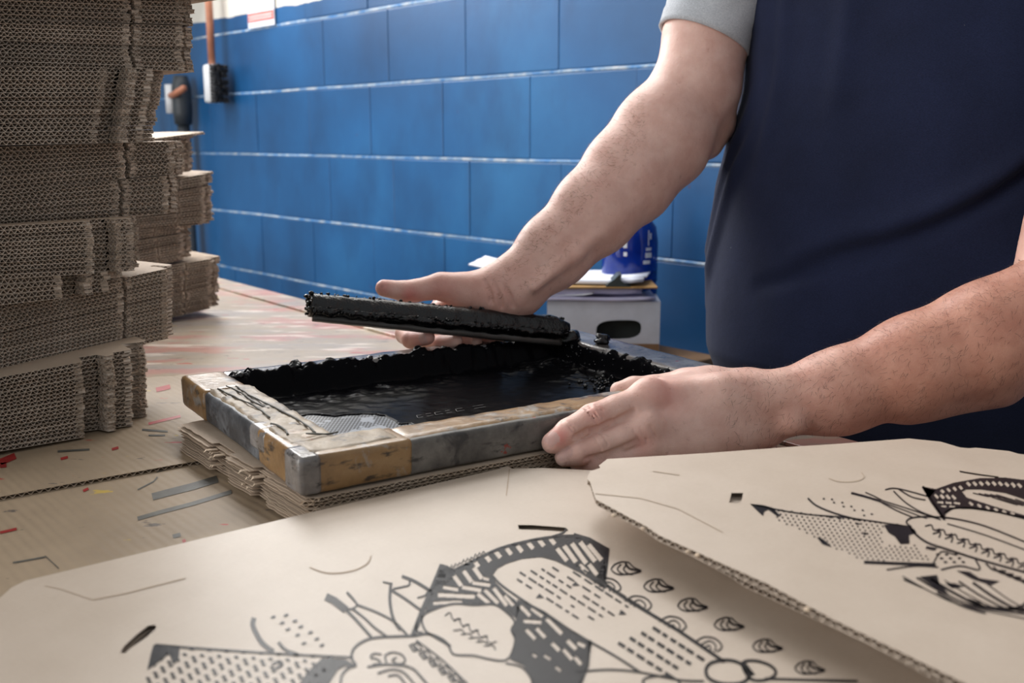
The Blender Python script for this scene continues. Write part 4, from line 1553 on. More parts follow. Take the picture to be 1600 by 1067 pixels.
#<<CARDS
# ------------------------------------------------------------------ the two printed box blanks in front
Z1, Z2 = 0.9205, 0.951
C1_OUT = [(-150, 1045), (-40, 963), (0, 934), (18, 918), (40, 907), (250, 857), (500, 797), (760, 737), (786, 731), (792, 728), (800, 732), (850, 731), (912, 734), (1060, 742),
          (1400, 860), (1750, 1067), (1900, 1400), (-500, 1400)]
slot1 = [[(188, 1020), (193, 1010), (215, 990), (232, 977), (243, 976), (244, 982), (228, 996), (205, 1012), (195, 1021)],
         [(809, 820), (830, 820), (884, 824), (888, 828), (884, 831), (840, 828), (811, 827)]]
card1 = world_sheet('printed_box_blank', C1_OUT, Z1, 0.004, (MAT['card_face'], MAT['kraft_edge']), wave=(3, 4, 5, 6, 7, 8, 9, 10, 11, 12), holes_pix=slot1)
for k in range(5):                                            # the blanks of the pile that carries it
    o = bpy.data.objects.new('box_blank', card1.data)
    C.objects.link(o)
    o.location = card1.location + Vector((0, 0, -(k + 1) * 0.00405 - .0002))
    tag(o, 'box blank in the flat pile beneath the nearest printed blank', 'cardboard', 'box blanks beneath the nearest print')
tag(card1, 'pale box blank with fresh black print lying nearest the camera at the bottom', 'cardboard', 'freshly printed box blanks')
C2_OUT = [(949, 717), (936, 727), (938, 731), (922, 736), (917, 748), (922, 752), (926, 766), (931, 780), (1010, 822), (1030, 836), (1200, 912), (1300, 966), (1420, 1024), (1510, 1068), (1680, 1150),
          (1980, 1150), (1900, 780), (1680, 722), (1600, 710), (1545, 703), (1500, 699), (1470, 690), (1420, 685), (1300, 694), (1250, 697), (1100, 708)]
slot2 = [[(1143, 770), (1161, 770), (1160, 776), (1157, 787), (1139, 785), (1141, 778)],
         [(1499, 735), (1530, 740), (1560, 744), (1563, 747), (1530, 743), (1500, 738)]]
card2 = world_sheet('printed_box_blank', C2_OUT, Z2, 0.0042, (MAT['card_face'], MAT['kraft_edge']), wave=tuple(range(0, 15)), holes_pix=slot2)
tag(card2, 'printed box blank raised over the other one, under his forearm on the right', 'cardboard', 'freshly printed box blanks')
# the blanks it rests on lie further right, leaving its left edge in the air
for k in range(6):
    o = bpy.data.objects.new('box_blank', card2.data)
    C.objects.link(o)
    o.location = card2.location + Vector((.052 + .002 * (k % 2), -.012, -(k + 1) * 0.00435 - .0001))
    tag(o, 'box blank in the shaded pile carrying the raised printed blank', 'cardboard', 'box blanks under the raised print')
# torn liner fuzz on the raised edge
for (x, y) in ((1075, 862), (1090, 868), (1262, 952), (1005, 826), (960, 805)):
    p = on_z(x, y, Z2 - 0.001) - card2.location
    bm = bmesh.new(); blob(bm, (p.x, p.y, p.z), random.uniform(.0012, .0022), x * .1, 0.6, 2)
    link_bm('torn_shred', bm, MAT['torn'], card2, True)

def brick_quad(a, b, w):
    a, b = Vector(a), Vector(b)
    d = (b - a).normalized(); n_ = Vector((-d.y, d.x)) * w / 2
    # ends cut level, like bricks seen at a slant
    return [tuple(a + n_), tuple(a - n_), tuple(b - n_), tuple(b + n_)]

def inside(poly, X, Y):
    r = np.zeros(X.shape, bool)
    n_ = len(poly)
    for i in range(n_):
        (x0, y0), (x1, y1) = poly[i], poly[(i + 1) % n_]
        if y0 == y1: continue
        r ^= ((y0 > Y) != (y1 > Y)) & (X < (x1 - x0) * (Y - y0) / (y1 - y0) + x0)
    return r

def holed_geo(verts, faces, outer, holes, plane, cell=0.8):
    """inked area with bare bricks, as rows of narrow strips"""
    xs = np.arange(min(q[0] for q in outer), max(q[0] for q in outer), cell)
    ys = np.arange(min(q[1] for q in outer), max(q[1] for q in outer), cell)
    X, Y = np.meshgrid(xs + cell / 2, ys + cell / 2)
    m_ = inside(outer, X, Y)
    for h in holes: m_ &= ~inside(h, X, Y)
    for j, y in enumerate(ys):
        row = np.concatenate([[False], m_[j], [False]])
        d = np.flatnonzero(row[1:] != row[:-1])
        for a_, b_ in zip(d[::2], d[1::2]):
            x0, x1 = xs[0] + a_ * cell, xs[0] + b_ * cell
            b = len(verts)
            verts += [plane(x0, y), plane(x1, y), plane(x1, y + cell), plane(x0, y + cell)]
            faces.append((b, b + 1, b + 2, b + 3))

def cloud(pts): return smooth_line(pts, 5, True)

def finish(name, vs, fs, parent, mat='print'):
    return flat_obj(name, vs, fs, MAT[mat], parent)

# ---- print on the near blank
p1 = plane_at(Z1 + 0.0003)
vs, fs = [], []
WF = lambda w: 1.5 if w >= 5 else 1.12
def S(pts, w, sm_=True, closed=False, pl=None):
    pts = smooth_line(pts, 4, closed) if (sm_ and len(pts) > 2) else pts
    w = w * WF(w)
    stroke_geo(vs, fs, pts, w, pl or p1, closed)
def Pg(pts, pl=None): poly_geo(vs, fs, pts, pl or p1)
S([(243, 1007), (300, 1012), (420, 1020), (470, 1023), (552, 1027)], 3.2)
Pg([(240, 1007), (281, 1009), (279, 1030), (271, 1038), (264, 1020), (256, 1028), (246, 1035), (230, 1047), (236, 1020)])
for i in range(24):                                         # halftone dots under the banner line
    for j in range(7):
        x = 262 + i * 13.4 - j * 11; y = 1021 + i * 0.7 + j * 8.6 + (i % 2) * 4
        if x > 250 - (y - 1012) * .4 and x < 520 - (y - 1020) * .5 and y < 1085:
            dot_geo(vs, fs, x, y, 4.0, 2.6, p1, 6, .3)
for i in range(9):
    dot_geo(vs, fs, 300 + i * 27, 1013.5 + i * 1.6, 5, 2.6, p1)
S([(397, 965), (395, 976), (401, 991), (411, 1006), (427, 1018)], 5)
S([(435, 1003), (446, 1015), (467, 1023)], 4.5)
for x, y in ((427, 964), (447, 961), (441, 973), (461, 970), (450, 983), (470, 979), (465, 992), (485, 988), (475, 1005), (495, 998), (503, 1008)):
    dot_geo(vs, fs, x, y, 4.6, 2.4, p1, 6, -.35)
Pg([(503, 1028), (540, 1030), (556, 1040), (538, 1041), (528, 1046), (520, 1058), (512, 1072), (466, 1072), (478, 1052), (488, 1042)])
S([(425, 1038), (436, 1033), (441, 1038), (430, 1045)], 3.5)
# tall tied leaves / towers
S([(509, 932), (522, 938), (541, 953)], 8, False)
S([(542, 925), (552, 936), (559, 945), (552, 951), (540, 952)], 3.5, False)
S([(540, 952), (556, 968), (580, 995)], 4)
S([(551, 951), (570, 966), (585, 980), (604, 994)], 3.2)
S([(559, 945), (590, 957), (617, 972), (638, 994)], 3.2)
S([(598, 909), (613, 912)], 2.5, False)
S([(611, 910), (609, 935), (612, 958), (618, 974), (626, 984)], 4.2)
S([(612, 922), (634, 936), (660, 955)], 3.6)
S([(628, 900), (650, 909), (674, 924)], 4.4)
S([(640, 907), (639, 914), (628, 917), (614, 920)], 2.6)
S([(652, 934), (664, 930), (668, 924)], 2.4)
S([(691, 882), (676, 918), (660, 954), (645, 993)], 5.2, False)
S([(658, 958), (650, 984), (660, 988)], 3)
Pg([(690, 881), (700, 884), (708, 890), (706, 906), (697, 913), (688, 912), (682, 918), (684, 900)])
# outer arch, small lettering above it
S([(703, 894), (740, 876), (780, 857), (830, 844), (870, 838), (898, 837)], 4)
for i in range(9):
    x = 703 + i * 6.2; y = 886 - i * 2.9
    S([(x, y + 3), (x + 3, y - 4 + (i % 3)), (x + 5, y + 1)], 1.5, False)
# brick work: black panel with bare bricks
bricks = [((c[0] - 4, c[1] - 5), (c[0] + 4, c[1] + 5), 7) for c in ((744, 880), (762, 872), (778, 866), (795, 861), (812, 857), (829, 852), (846, 848), (863, 845))]
bricks += [((709, 899), (721, 915), 7), ((724, 891), (737, 909), 7), ((740, 886), (753, 904), 7),
           ((722, 917), (752, 922), 6.5), ((738, 910), (766, 914), 6), ((755, 903), (764, 905), 5), ((692, 917), (716, 921), 6), ((684, 929), (742, 932), 7), ((677, 942), (722, 940), 5.5),
           ((746, 927), (764, 942), 6.5), ((757, 921), (778, 942), 6.5), ((771, 918), (792, 946), 6.5), ((788, 930), (802, 946), 5.5),
           ((870, 856), (886, 876), 7), ((881, 852), (900, 878), 7.5), ((893, 848), (916, 880), 7.5), ((906, 846), (930, 877), 7.5), ((919, 850), (940, 875), 7.5), ((905, 882), (918, 894), 7), ((920, 881), (933, 898), 7)]
holed_geo(vs, fs, [(690, 882), (712, 889), (740, 873), (780, 856), (830, 843), (870, 837), (898, 836), (948, 858), (942, 917), (905, 894), (868, 876), (845, 870), (815, 873), (792, 880), (777, 888), (770, 898), (774, 910), (790, 926),
                   (806, 938), (812, 952), (806, 966), (790, 953), (771, 942), (740, 943), (709, 941), (680, 949), (664, 958), (676, 920)],
          [brick_quad(*q_) for q_ in bricks], p1)
S([(896, 836), (920, 843), (949, 859), (946, 884), (942, 917)], 5, False)
Pg([(942, 880), (948, 880), (943, 918), (922, 905), (932, 902)])
S([(862, 838), (880, 832), (884, 826)], 2.5)
bricks = [((813, 946), (828, 962), 6), ((830, 950), (848, 963), 6), ((818, 970), (846, 972), 6), ((854, 966), (878, 990), 7), ((838, 981), (852, 996), 6), ((822, 983), (836, 998), 6),
          ((862, 1004), (874, 1016), 6), ((886, 1000), (900, 1014), 7), ((880, 1014), (894, 1030), 6), ((902, 1004), (914, 1010), 6), ((898, 1026), (908, 1038), 6), ((850, 1024), (860, 1030), 4), ((832, 1022), (838, 1026), 4), ((868, 1042), (876, 1048), 4)]
holed_geo(vs, fs, [(808, 936), (830, 944), (850, 954), (895, 985), (925, 1003), (918, 1040), (905, 1074), (880, 1074), (832, 1074), (828, 1056), (818, 1040), (797, 1030), (804, 1000), (800, 985), (806, 968)],
          [brick_quad(*q_) for q_ in bricks], p1)
S([(922, 1000), (918, 1040), (905, 1074)], 4, False)
# label panel with its lines of text
S([(770, 900), (786, 916), (830, 946), (900, 990), (960, 1024), (1000, 1050)], 3.2)
S([(935, 905), (980, 937), (1060, 985), (1132, 1034)], 4.6, False)
tx = Vector((0.84, 0.54))
for r in range(7):
    o = Vector((790 + r * 17, 893 - r * 2.6))
    d_ = 6
    while d_ < 150 - r * 4:
        L = random.uniform(6, 16)
        if random.random() < .82:
            a = o + tx * d_; b = o + tx * (d_ + L)
            S([(a.x, a.y), (b.x, b.y)], 2.6, False)
        d_ += L + random.uniform(3, 7)
for x, y in ((843, 931), (899, 912), (972, 957)):
    Pg([(x - 6, y + 3), (x, y - 4), (x + 7, y + 3)])
for r in range(4):
    o = Vector((966 + r * 18, 1004 - r * 8))
    d_ = 0
    while d_ < 90:
        L = random.uniform(8, 15)
        a = o + tx * d_; b = o + tx * (d_ + L)
        S([(a.x, a.y), (b.x, b.y)], 4.6, False)
        d_ += L + random.uniform(3, 6)
# clouds
S(cloud([(660, 963), (680, 951), (709, 943), (740, 945), (771, 944), (790, 955), (804, 971), (799, 984), (805, 1000), (797, 1025), (785, 1032), (762, 1029), (740, 1024), (709, 1022), (700, 1008), (681, 996), (664, 984)]), 2.8, False, True)
for k in range(5):
    S([(695 + k * 14, 962 + k * 9), (703 + k * 14, 957 + k * 9), (708 + k * 14, 968 + k * 9), (720 + k * 14, 966 + k * 9)], 1.6)
    S([(708 + k * 12, 985 + k * 6), (722 + k * 12, 984 + k * 6), (726 + k * 12, 992 + k * 6)], 1.6)
S([(532, 1075), (534, 1055), (545, 1043), (556, 1039), (549, 1028), (553, 1013), (567, 1002), (586, 996), (620, 994), (648, 993), (668, 990), (690, 998), (704, 1010)], 3.6)
S([(790, 1036), (815, 1042), (830, 1060), (832, 1075)], 2.6)
# big lettering in the lower cloud
S([(596, 1022), (584, 1021), (579, 1027), (590, 1030), (594, 1036), (582, 1038)], 2.6)
S([(604, 1036), (602, 1024), (614, 1019), (628, 1023), (633, 1033), (622, 1037), (613, 1031), (620, 1027)], 2.6)
S([(574, 1042), (600, 1038), (640, 1042), (660, 1060), (672, 1075)], 3.2)
S([(590, 1052), (610, 1046), (630, 1050), (650, 1072)], 3)
S([(606, 1056), (622, 1055), (634, 1070)], 3)
for k in range(6):
    x, y = 640 + k * 15, 1008 + k * 12
    S([(x, y), (x + 12, y - 4), (x + 20, y + 6), (x + 6, y + 9), (x, y)], 2.6, False)
    S([(x + 6, y + 1), (x + 12, y + 6)], 4, False)
S([(650, 1000), (690, 1030), (730, 1068)], 2.4)
# rows of small barrels to the right of the label
def barrel(x, y, s, half=False):
    for k in range(3):
        S([(x - 15 * s + k * 10 * s, y - 8 * s), (x - 21 * s + k * 10 * s, y), (x - 14 * s + k * 10 * s, y + 7 * s), (x - 4 * s + k * 9 * s, y + 9 * s)], 1.9)
    S([(x - 17 * s, y - 7 * s), (x - 4 * s, y - 12 * s), (x + 8 * s, y - 11 * s)], 1.9)
    S([(x + 2 * s, y - 10 * s), (x + 9 * s, y - 1 * s), (x + 28 * s, y + 3 * s)], 2.8)
    S([(x + 8 * s, y - 11 * s), (x + 16 * s, y - 3 * s), (x + 28 * s, y + 2 * s)], 1.7)
    S([(x - 8 * s, y + 9 * s), (x + 10 * s, y + 8 * s), (x + 27 * s, y + 4 * s)], 2.2)
for x, y in ((975, 889), (1026, 916), (1079, 946), (1136, 976), (1196, 1010), (1262, 1044)):
    barrel(x, y, .95)
for x, y in ((950, 914), (998, 942), (1052, 974), (1108, 1006)):
    S([(x - 22, y - 3), (x - 8, y - 11), (x + 10, y - 8), (x + 20, y + 4), (x + 12, y + 12)], 2.2)
    S([(x - 14, y + 2), (x, y - 5), (x + 10, y + 2), (x + 8, y + 12)], 2)
    S([(x - 8, y + 6), (x, y + 2), (x + 3, y + 10)], 2)
S(cloud([(1103, 1046), (1112, 1035), (1138, 1031), (1160, 1038), (1172, 1052), (1160, 1066), (1130, 1068), (1108, 1060)]), 4.6, False, True)
S(cloud([(1160, 1036), (1180, 1032), (1204, 1040), (1212, 1052), (1196, 1062), (1172, 1060)]), 4, False, True)
Pg([(1152, 1034), (1166, 1036), (1180, 1054), (1170, 1056)])
S([(1195, 1060), (1260, 1062), (1340, 1064)], 3.4, False)
S([(900, 1050), (950, 1046), (1000, 1050), (1060, 1062), (1100, 1064)], 3)
S(cloud([(1005, 1062), (1025, 1056), (1050, 1058), (1062, 1068), (1040, 1078), (1012, 1074)]), 3, False, True)
finish('black_print', vs, fs, card1)
vs, fs = [], []
S([(145, 937), (200, 926), (290, 903)], 1.6, False)
finish('score_line', vs, fs, card1, 'score')
vs, fs = [], []
S([(145, 937), (95, 920), (70, 915)], 1.2, False)
finish('score_line', vs, fs, card1, 'score')
vs, fs = [], []
S([(484, 886), (510, 895), (545, 893), (572, 882), (580, 868)], 1.8)
finish('score_line', vs, fs, card1, 'score')
vs, fs = [], []
S([(796, 733), (794, 750), (791, 774)], 1.6, False)
finish('score_line', vs, fs, card1, 'score')


# ---- print on the raised blank
p2 = plane_at(Z2 + 0.0003)
p1_saved = p1
p1 = p2
vs, fs = [], []
WF = lambda w: 0.95 if w >= 5 else 1.05
Pg([(1172, 787), (1193, 789), (1207, 793), (1220, 806), (1214, 806), (1200, 796), (1194, 799), (1192, 806)])
S([(1174, 788), (1250, 802), (1320, 808), (1370, 815), (1424, 823)], 2.0)
for i in range(40):
    for j in range(16):
        x = 1208 + i * 8.4 + j * 3.2; y = 797 + i * 1.0 + j * 5.2
        lim_r = 1412 + (y - 822) * .75
        lim_l = 1190 + (y - 800) * 2.05
        if lim_l < x < lim_r and y < 876 and not (1380 < x < 1432 and 816 < y < 852):
            dot_geo(vs, fs, x, y, 1.7, 1.5, p2, 5)
for i in range(7):
    dot_geo(vs, fs, 1222 + i * 15, 797 + i * 2.2, 2.2, 1.6, p2)
S([(1262, 778), (1276, 790), (1305, 802), (1345, 813)], 2.6)
for x, y in ((1287, 779), (1300, 780), (1303, 785), (1316, 785), (1318, 791), (1330, 791), (1335, 797), (1348, 797), (1350, 805), (1362, 803)):
    dot_geo(vs, fs, x, y, 2, 1.4, p2)
Pg([(1381, 820), (1402, 818), (1428, 826), (1432, 832), (1420, 836), (1421, 849), (1407, 850), (1398, 838), (1388, 832)])
Pg([(1276, 839), (1286, 842), (1300, 855), (1285, 850)])
Pg([(1337, 816), (1345, 818), (1338, 820)]); Pg([(1348, 831), (1358, 833), (1350, 836)])
S([(1330, 770), (1350, 775), (1376, 783)], 3.4, False)
S([(1352, 769), (1366, 775), (1379, 782)], 1.8, False)
S([(1374, 783), (1400, 797), (1426, 808)], 2); S([(1379, 782), (1420, 795), (1470, 812)], 1.8); S([(1377, 784), (1410, 796), (1448, 810)], 1.6)
S([(1383, 765), (1402, 763), (1452, 776)], 2); S([(1396, 767), (1415, 785), (1440, 800), (1466, 809)], 2); S([(1404, 764), (1424, 776), (1446, 781)], 2)
S([(1442, 760), (1456, 784), (1476, 812)], 4, False)
Pg([(1441, 759), (1452, 764), (1462, 766), (1452, 778), (1448, 774)])
bricks = [((1470 + i * 9.5, 764.5 - i * 1.9), (1475 + i * 9.5, 769.5 - i * 1.7), 4.4) for i in range(4)]
bricks += [((1510 + i * 10, 753.2 - min(i, 2) * .6 + max(0, i - 4) * .7), (1516 + i * 10, 758.6 - min(i, 2) * .4 + max(0, i - 4) * .9), 4.6) for i in range(9)]
bricks += [((1460 + i * 9, 772 + i * .4), (1466 + i * 9, 778 + i * .6), 4.2) for i in range(4)]
bricks += [((1464 + i * 13, 784 + i * .6), (1474 + i * 13, 785 + i * .8), 3.4) for i in range(3)] + [((1470 + i * 13, 790.5 + i * .2), (1479 + i * 13, 791 + i * .2), 2.6) for i in range(2)]
bricks += [((1514 + i * 13, 784 + i * 3.3), (1520 + i * 13, 789 + i * 3.0), 4) for i in range(6)]
holed_geo(vs, fs, [(1442, 760), (1462, 764), (1490, 754), (1530, 747), (1570, 746), (1612, 751), (1612, 784), (1570, 770), (1530, 764), (1510, 764), (1503, 768), (1510, 777), (1560, 793), (1612, 808), (1612, 814), (1560, 801), (1520, 795), (1490, 794), (1478, 802), (1474, 812)],
          [brick_quad(*q_) for q_ in bricks], p2)
for r in range(5):
    S([(1520 + r * 9, 770 + r * .6), (1545 + r * 9, 776 + r)], 1.4, False); S([(1550 + r * 9, 777 + r * .6), (1590 + r * 9, 789 + r)], 1.4, False)
S([(1476, 801), (1490, 794), (1520, 794), (1560, 800), (1610, 811)], 2.2)
S([(1424, 823), (1416, 816), (1424, 809), (1450, 807), (1490, 810), (1540, 822), (1610, 850)], 2.4)
S([(1422, 822), (1430, 834), (1450, 848), (1480, 858), (1530, 874), (1610, 896)], 3.2)
for k in range(8):
    x, y = 1445 + k * 19, 822 + k * 7.5
    S([(x, y), (x + 10, y - 2), (x + 14, y + 6), (x + 24, y + 4)], 2)
    S([(x + 12, y + 12), (x + 24, y + 9), (x + 22, y + 18)], 2)
S([(1480, 818), (1540, 836), (1610, 862)], 1.8)
S([(1350, 878), (1400, 880), (1462, 882)], 4.4, False)
S([(1385, 890), (1430, 884), (1466, 886)], 2)
Pg([(1436, 901), (1464, 898), (1468, 912), (1482, 928), (1462, 918)])
Pg([(1494, 891), (1515, 893), (1530, 903), (1562, 908), (1548, 914), (1520, 905)])
Pg([(1476, 911), (1492, 911), (1506, 916), (1488, 919)])
Pg([(1512, 934), (1530, 940), (1540, 949), (1522, 945)])
Pg([(1448, 853), (1464, 856), (1460, 860), (1446, 857)])
for k in range(7):
    S([(1410 + k * 22, 900 + k * 2), (1450 + k * 22, 922 + k * 3), (1500 + k * 20, 944 + k * 2), (1610, 968 - k * 8)], 1.6 + (k % 3) * 1.1)
S([(1412, 905), (1442, 918)], 2.4, False); S([(1464, 925), (1500, 945), (1540, 958)], 3)
for k in range(9):
    dot_geo(vs, fs, 1465 + (k % 3) * 12 + k * 2, 866 + (k // 3) * 6, 3.2, 1.8, p2)
S([(1456, 884), (1470, 862), (1490, 866)], 1.8); S([(1470, 890), (1500, 884), (1530, 890), (1524, 874)], 2.4)
for k in range(6):
    S([(1540 + k * 12, 880 + k * 5), (1552 + k * 12, 890 + k * 5), (1572 + k * 12, 892 + k * 5)], 2.6)
finish('black_print', vs, fs, card2)
vs, fs = [], []
S([(1295, 747), (1310, 752), (1335, 752), (1350, 746), (1346, 738)], 1.3)
finish('score_line', vs, fs, card2, 'score')
vs, fs = [], []
S([(930, 771), (1000, 778), (1060, 795), (1130, 832)], 1.1, False)
finish('score_line', vs, fs, card2, 'score')
vs, fs = [], []
S([(1020, 736), (1062, 742)], 1.2, False)
finish('score_line', vs, fs, card2, 'score')

p1 = p1_saved
#>>CARDS

#<<BACKGROUND
# ------------------------------------------------------------------ things against the wall
# low stand by the wall that carries the carton
st = empty('side_stand', (0.16, 1.99, 0), math.atan2(WD.y, WD.x))
tag(st, 'low brown stand against the blue wall under the white carton', 'stand')
STZ = 0.79
for q in ((-.26, -.115), (.17, -.115), (-.26, .115), (.17, .115)):
    box_obj('leg', q[0] - .015, q[0] + .015, q[1] - .015, q[1] + .015, 0, STZ - .02, MAT['table_leg'], st)
box_obj('stand_top', -.30, .205, -.14, .14, STZ - .02, STZ, MAT['kraft_dark'], st, 0.003)

def wall_frame(name, p, rz_off=0.0):
    return empty(name, p, math.atan2(WD.y, WD.x) + rz_off)

# white carton with an oval hand hole; front face towards the camera
cb = at(1030, 545, 1.92); cbl = at(884, 545, 1.93)
CZ0 = STZ
ca = math.atan2((cb - cbl).y, (cb - cbl).x)
carton = empty('carton', (cb.x, cb.y, CZ0), ca)
tag(carton, 'white cardboard carton with dark hand hole beneath the papers', 'box')
CW, CD, CH = 0.215, 0.10, at(1040, 474, 1.92).z - CZ0
bm = bmesh.new()
outer = [(-CW, 0), (0, 0), (0, CH), (-CW, CH)]
hole = []
for k in range(20):
    a = 2 * math.pi * k / 20
    hole.append((-0.078 + 0.043 * math.copysign(abs(math.cos(a)) ** .6, math.cos(a)), 0.053 + 0.0185 * math.copysign(abs(math.sin(a)) ** .7, math.sin(a)) + .003 * math.cos(a)))
polys = [[Vector((x, z, 0)) for x, z in outer], [Vector((x, z, 0)) for x, z in hole]]
flat = polys[0] + polys[1]
for y in (0.0, 0.003):
    vv = [bm.verts.new((p.x, y, p.y)) for p in flat]
    for tr in tessellate_polygon(polys): bm.faces.new([vv[i] for i in tr])
    if y == 0: v0 = vv
for i in range(20):
    j = (i + 1) % 20
    bm.faces.new((v0[4 + i], v0[4 + j], vv[4 + j], vv[4 + i]))
link_bm('front_panel', bm, MAT['white_board'], carton)
box_obj('side_panel', -0.003, 0, 0.003, CD, 0, CH, MAT['white_board'], carton)
box_obj('side_panel', -CW, -CW + .003, 0.003, CD, 0, CH, MAT['white_board'], carton)
box_obj('back_panel', -CW + .003, -.003, CD - .003, CD, 0, CH, MAT['kraft_dark'], carton)
box_obj('bottom_panel', -CW + .003, -.003, 0.003, CD - .003, 0, .003, MAT['kraft_dark'], carton)
box_obj('lid_flap', -CW, 0, 0, CD, CH, CH + .003, MAT['white_board'], carton)
box_obj('brown_patch', -0.075, -0.0005, -0.0012, 0, 0.0, 0.026, MAT['kraft_dark'], carton)
box_obj('contents', -CW + .02, -.02, 0.03, CD - .02, 0.004, CH - .02, MAT['dark_in'], carton)

def sheet_of_paper(name, label, x, y, z, w, d, rz, mat, curl=0.0, thick=0.0012, group=None, lift=0.0):
    vs, fs = [], []
    n = 10
    for side in (0, 1):
        for i in range(n + 1):
            for j in range(n + 1):
                u, v_ = i / n - .5, j / n - .5
                zz = curl * (u * u * 4) + lift * (u + .5) + 0.0015 * noise.noise(Vector((u * 4 + x * 9, v_ * 4, z * 90)))
                vs.append((u * w, v_ * d, zz + side * thick + max(0, 0.002)))
    m_ = (n + 1) ** 2
    for side in (0, 1):
        for i in range(n):
            for j in range(n):
                a = side * m_ + i * (n + 1) + j
                f = (a, a + n + 1, a + n + 2, a + 1)
                fs.append(f if side else f[::-1])
    ring = [i * (n + 1) for i in range(n + 1)] + [n * (n + 1) + j for j in range(1, n + 1)] + [i * (n + 1) + n for i in range(n - 1, -1, -1)] + [j for j in range(n - 1, 0, -1)]
    for a, b in zip(ring, ring[1:] + ring[:1]):
        fs.append((a, b, b + m_, a + m_))
    o = link_mesh(name, vs, fs, mat, None, True)
    o.location = (x, y, z); o.rotation_euler = (0, 0, rz)
    tag(o, label, 'paper', group)
    return o
cc = cb + (cbl - cb).normalized() * .115
pz = CZ0 + CH + .003
gp = 'papers on the carton'
d_in = Vector((-math.sin(ca), math.cos(ca), 0))
q = cc + d_in * .062
sheet_of_paper('paper_sheet', 'lilac-tinted paper sheet lying directly on the white carton', q.x - .01, q.y, pz, .225, .145, ca + .03, MAT['paper_lilac'], 0.002, .006, gp)
sheet_of_paper('paper_sheet', 'white paper sheet drooping over the left end of the carton', q.x - .07, q.y + .01, pz + .008, .15, .14, ca - .25, MAT['paper'], 0.006, .002, gp)
sheet_of_paper('paper_sheet', 'lilac-edged paper pad just beneath the clipboard', q.x - .02, q.y + .01, pz + .011, .19, .14, ca + .08, MAT['paper_lilac'], 0.001, .0115, gp)
clipb = empty('clipboard', (q.x + .005, q.y, pz + .0262), ca + .05)
tag(clipb, 'brown hardboard clipboard with metal clip on the pile of papers', 'clipboard')
bm = bmesh.new(); bm_box(bm, -.15, .10, -.075, .075, 0, .0035, None, .001)
link_bm('board', bm, MAT['hardboard'], clipb)
bm = bmesh.new()
prof_c = [(-.018, .0038), (-.014, .010), (-.004, .016), (.006, .026), (.012, .027), (.009, .017), (.018, .008), (.03, .0038)]
fr = [bm.verts.new((x + .02, -.075, z)) for x, z in prof_c]; bk = [bm.verts.new((x + .02, -.03, z)) for x, z in prof_c]
bm.faces.new(fr); bm.faces.new(bk[::-1])
for i in range(len(fr)):
    j = (i + 1) % len(fr); bm.faces.new((fr[i], bk[i], bk[j], fr[j]))
link_bm('clip', bm, MAT['clip'], clipb)
sheet_of_paper('paper_sheet', 'white paper sheet held on top of the clipboard', q.x - .025, q.y + .012, pz + .030, .23, .135, ca - .12, MAT['paper'], 0.006, .007, gp)
sheet_of_paper('paper_sheet', 'large white paper sheet topmost on the pile, its left corner sticking out behind his wrist', q.x - .070, q.y + .05, pz + .041, .35, .14, ca - .16, MAT['paper'], 0.016, .003, gp, lift=-.014)

# blue bottle with white lettering label
bb0 = at(983, 440, 2.05)
bot = empty('water_bottle', (bb0.x, bb0.y, STZ), 0)
tag(bot, 'ribbed blue plastic bottle standing behind the papers by the wall', 'bottle')
topz = at(983, 338, 2.05).z - STZ
br = 0.056
profb = [(0.0, 0.0), (br * .9, 0.0), (br, .006), (br, .05), (br * .95, .056), (br, .062), (br, .12), (br * .95, .126), (br, .132), (br, topz - .05), (br * .92, topz - .02), (br * .6, topz + .005), (.02, topz + .03), (.018, topz + .055), (0, topz + .055)]
def lathe(name, prof_, mat, parent, n=32):
    bm = bmesh.new(); rings = []
    for r, z in prof_:
        rings.append([bm.verts.new((r * math.cos(2 * math.pi * k / n), r * math.sin(2 * math.pi * k / n), z)) for k in range(n)] if r > 1e-6 else [bm.verts.new((0, 0, z))])
    for r0, r1 in zip(rings, rings[1:]):
        for k in range(n):
            if len(r0) == 1: bm.faces.new((r0[0], r1[(k + 1) % n], r1[k]))
            elif len(r1) == 1: bm.faces.new((r0[k], r0[(k + 1) % n], r1[0]))
            else: bm.faces.new((r0[k], r0[(k + 1) % n], r1[(k + 1) % n], r1[k]))
    return link_bm(name, bm, mat, parent, True)
lathe('bottle_body', profb, MAT['bottle'], bot)
lathe('cap', [(0, topz + .05), (.022, topz + .05), (.022, topz + .075), (0, topz + .075)], MAT['cap_white'], bot)
vs, fs = [], []
lab_z = at(1000, 380, 2.05).z - STZ
def cyl(u, z): return (1.012 * br * math.cos(u), 1.012 * br * math.sin(u), z)
for (u0, u1, z0, z1) in ((-1.02, -.97, .0, .03), (-.94, -.86, .012, .024), (-1.12, -.84, -.024, -.014), (-1.10, -.86, -.010, -.004), (-1.2, -.9, -.036, -.029), (-1.9, -1.78, -.02, -.012), (-1.92, -1.78, -.004, .012)):
    n = 5
    b = len(vs)
    for i in range(n + 1):
        u = u0 + (u1 - u0) * i / n
        vs += [cyl(u, lab_z + z0), cyl(u, lab_z + z1)]
    for i in range(n): fs.append((b + 2 * i, b + 2 * i + 2, b + 2 * i + 3, b + 2 * i + 1))
tag(link_mesh('white_lettering', vs, fs, MAT['cap_white'], bot), kind='stuff')

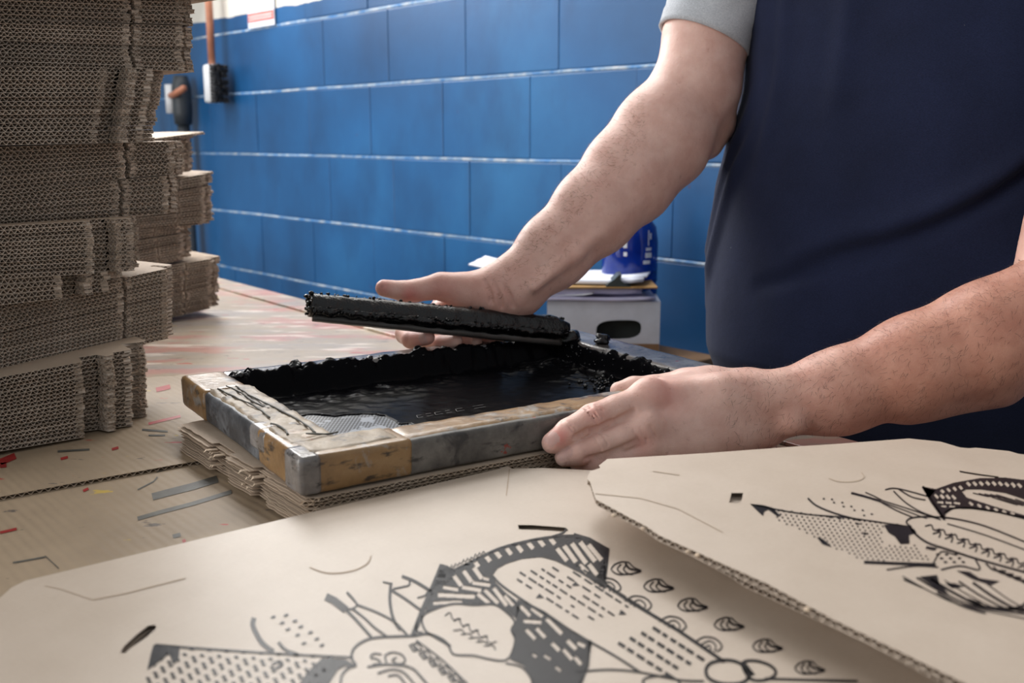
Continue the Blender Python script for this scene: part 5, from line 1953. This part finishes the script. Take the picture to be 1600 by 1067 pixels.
# notice pinned high on the wall
def on_wall(x, y, off=0.0):
    r = ray(x, y)
    o = W0 + WN * off
    d_ = WN
    t = (o - Vector((0, 0, 0))).to_2d().dot(d_.to_2d()) / r.to_2d().dot(d_.to_2d())
    return Vector((0, 0, CAMZ)) + r * t
a_, b_ = on_wall(389, 45, .004), on_wall(430, 38, .004)
ntc = empty('wall_notice', (a_.x, a_.y, a_.z), math.atan2(WD.y, WD.x))
tag(ntc, 'white notice sheet with a red band fixed at the top of the wall', 'notice')
nw = (b_ - a_).to_2d().length
box_obj('sheet', 0, nw, -.002, 0.0, 0, .30, MAT['paper'], ntc)
band = box_obj('red_band', .004, nw - .004, -.0032, -.0021, .018, .045, MAT['label_red'], ntc)
for zz in (.024, .033):
    box_obj('small_print', .012, nw - .012, -.0038, -.0033, zz, zz + .004, MAT['cap_white'], band)

# brush hanging by its long handle
hb = on_wall(333, 135, .05)
brush = empty('hanging_brush', (hb.x, hb.y, hb.z), math.atan2(WD.y, WD.x))
tag(brush, 'long-handled brush with white block and black bristles hanging on the wall', 'brush')
bm = bmesh.new(); tube(bm, [(.0, 0, .05), (.002, 0, .2), (.0, 0, .6)], [.012, .0125, .012], 14)
link_bm('handle', bm, MAT['handle_wood'], brush, True)
bm = bmesh.new(); bm_box(bm, -.028, .026, -.024, .026, -.055, .072, None, .010)
blk = link_bm('brush_block', bm, MAT['cap_white'], brush, True)
bm = bmesh.new()
for i in range(11):
    for j in range(4):
        z = -.05 + i * .0116; y = -.02 + j * .0135
        tube(bm, [(.026, y, z), (.062 + random.uniform(-.004, .004), y + random.uniform(-.004, .004), z + random.uniform(-.006, .002))], [.0055, .0065], 6)
tag(link_bm('bristles', bm, MAT['bristle'], blk), kind='stuff')

# dark pipe with a wooden handled valve, half hidden by the stack
pp = on_wall(284, 150, .05)
pipe = empty('wall_pipe', (pp.x, pp.y, 0), math.atan2(WD.y, WD.x))
tag(pipe, 'dark pipe fitting with a short wooden lever on the wall behind the stacks', 'pipe')
bm = bmesh.new(); tube(bm, [(0, 0, 0), (0, 0, pp.z - .06)], .022, 14); link_bm('pipe', bm, MAT['pipe'], pipe, True)
bm = bmesh.new(); tube(bm, [(0, 0, pp.z - .10), (0, 0, pp.z - .06), (0, 0, pp.z + .03), (0, 0, pp.z + .07)], [.030, .034, .034, .024], 14); link_bm('valve_body', bm, MAT['pipe'], pipe, True)
bm = bmesh.new(); tube(bm, [(-.04, -.03, pp.z + .0), (.02, -.035, pp.z + .004), (.10, -.035, pp.z + .022)], [.011, .012, .012], 10); link_bm('lever', bm, MAT['handle_wood'], pipe, True)
bm = bmesh.new(); tube(bm, [(-.035, -.025, pp.z - .06), (-.035, -.025, pp.z + .04)], [.02, .02], 10); link_bm('white_cover', bm, MAT['cap_white'], pipe, True)
#>>BACKGROUND
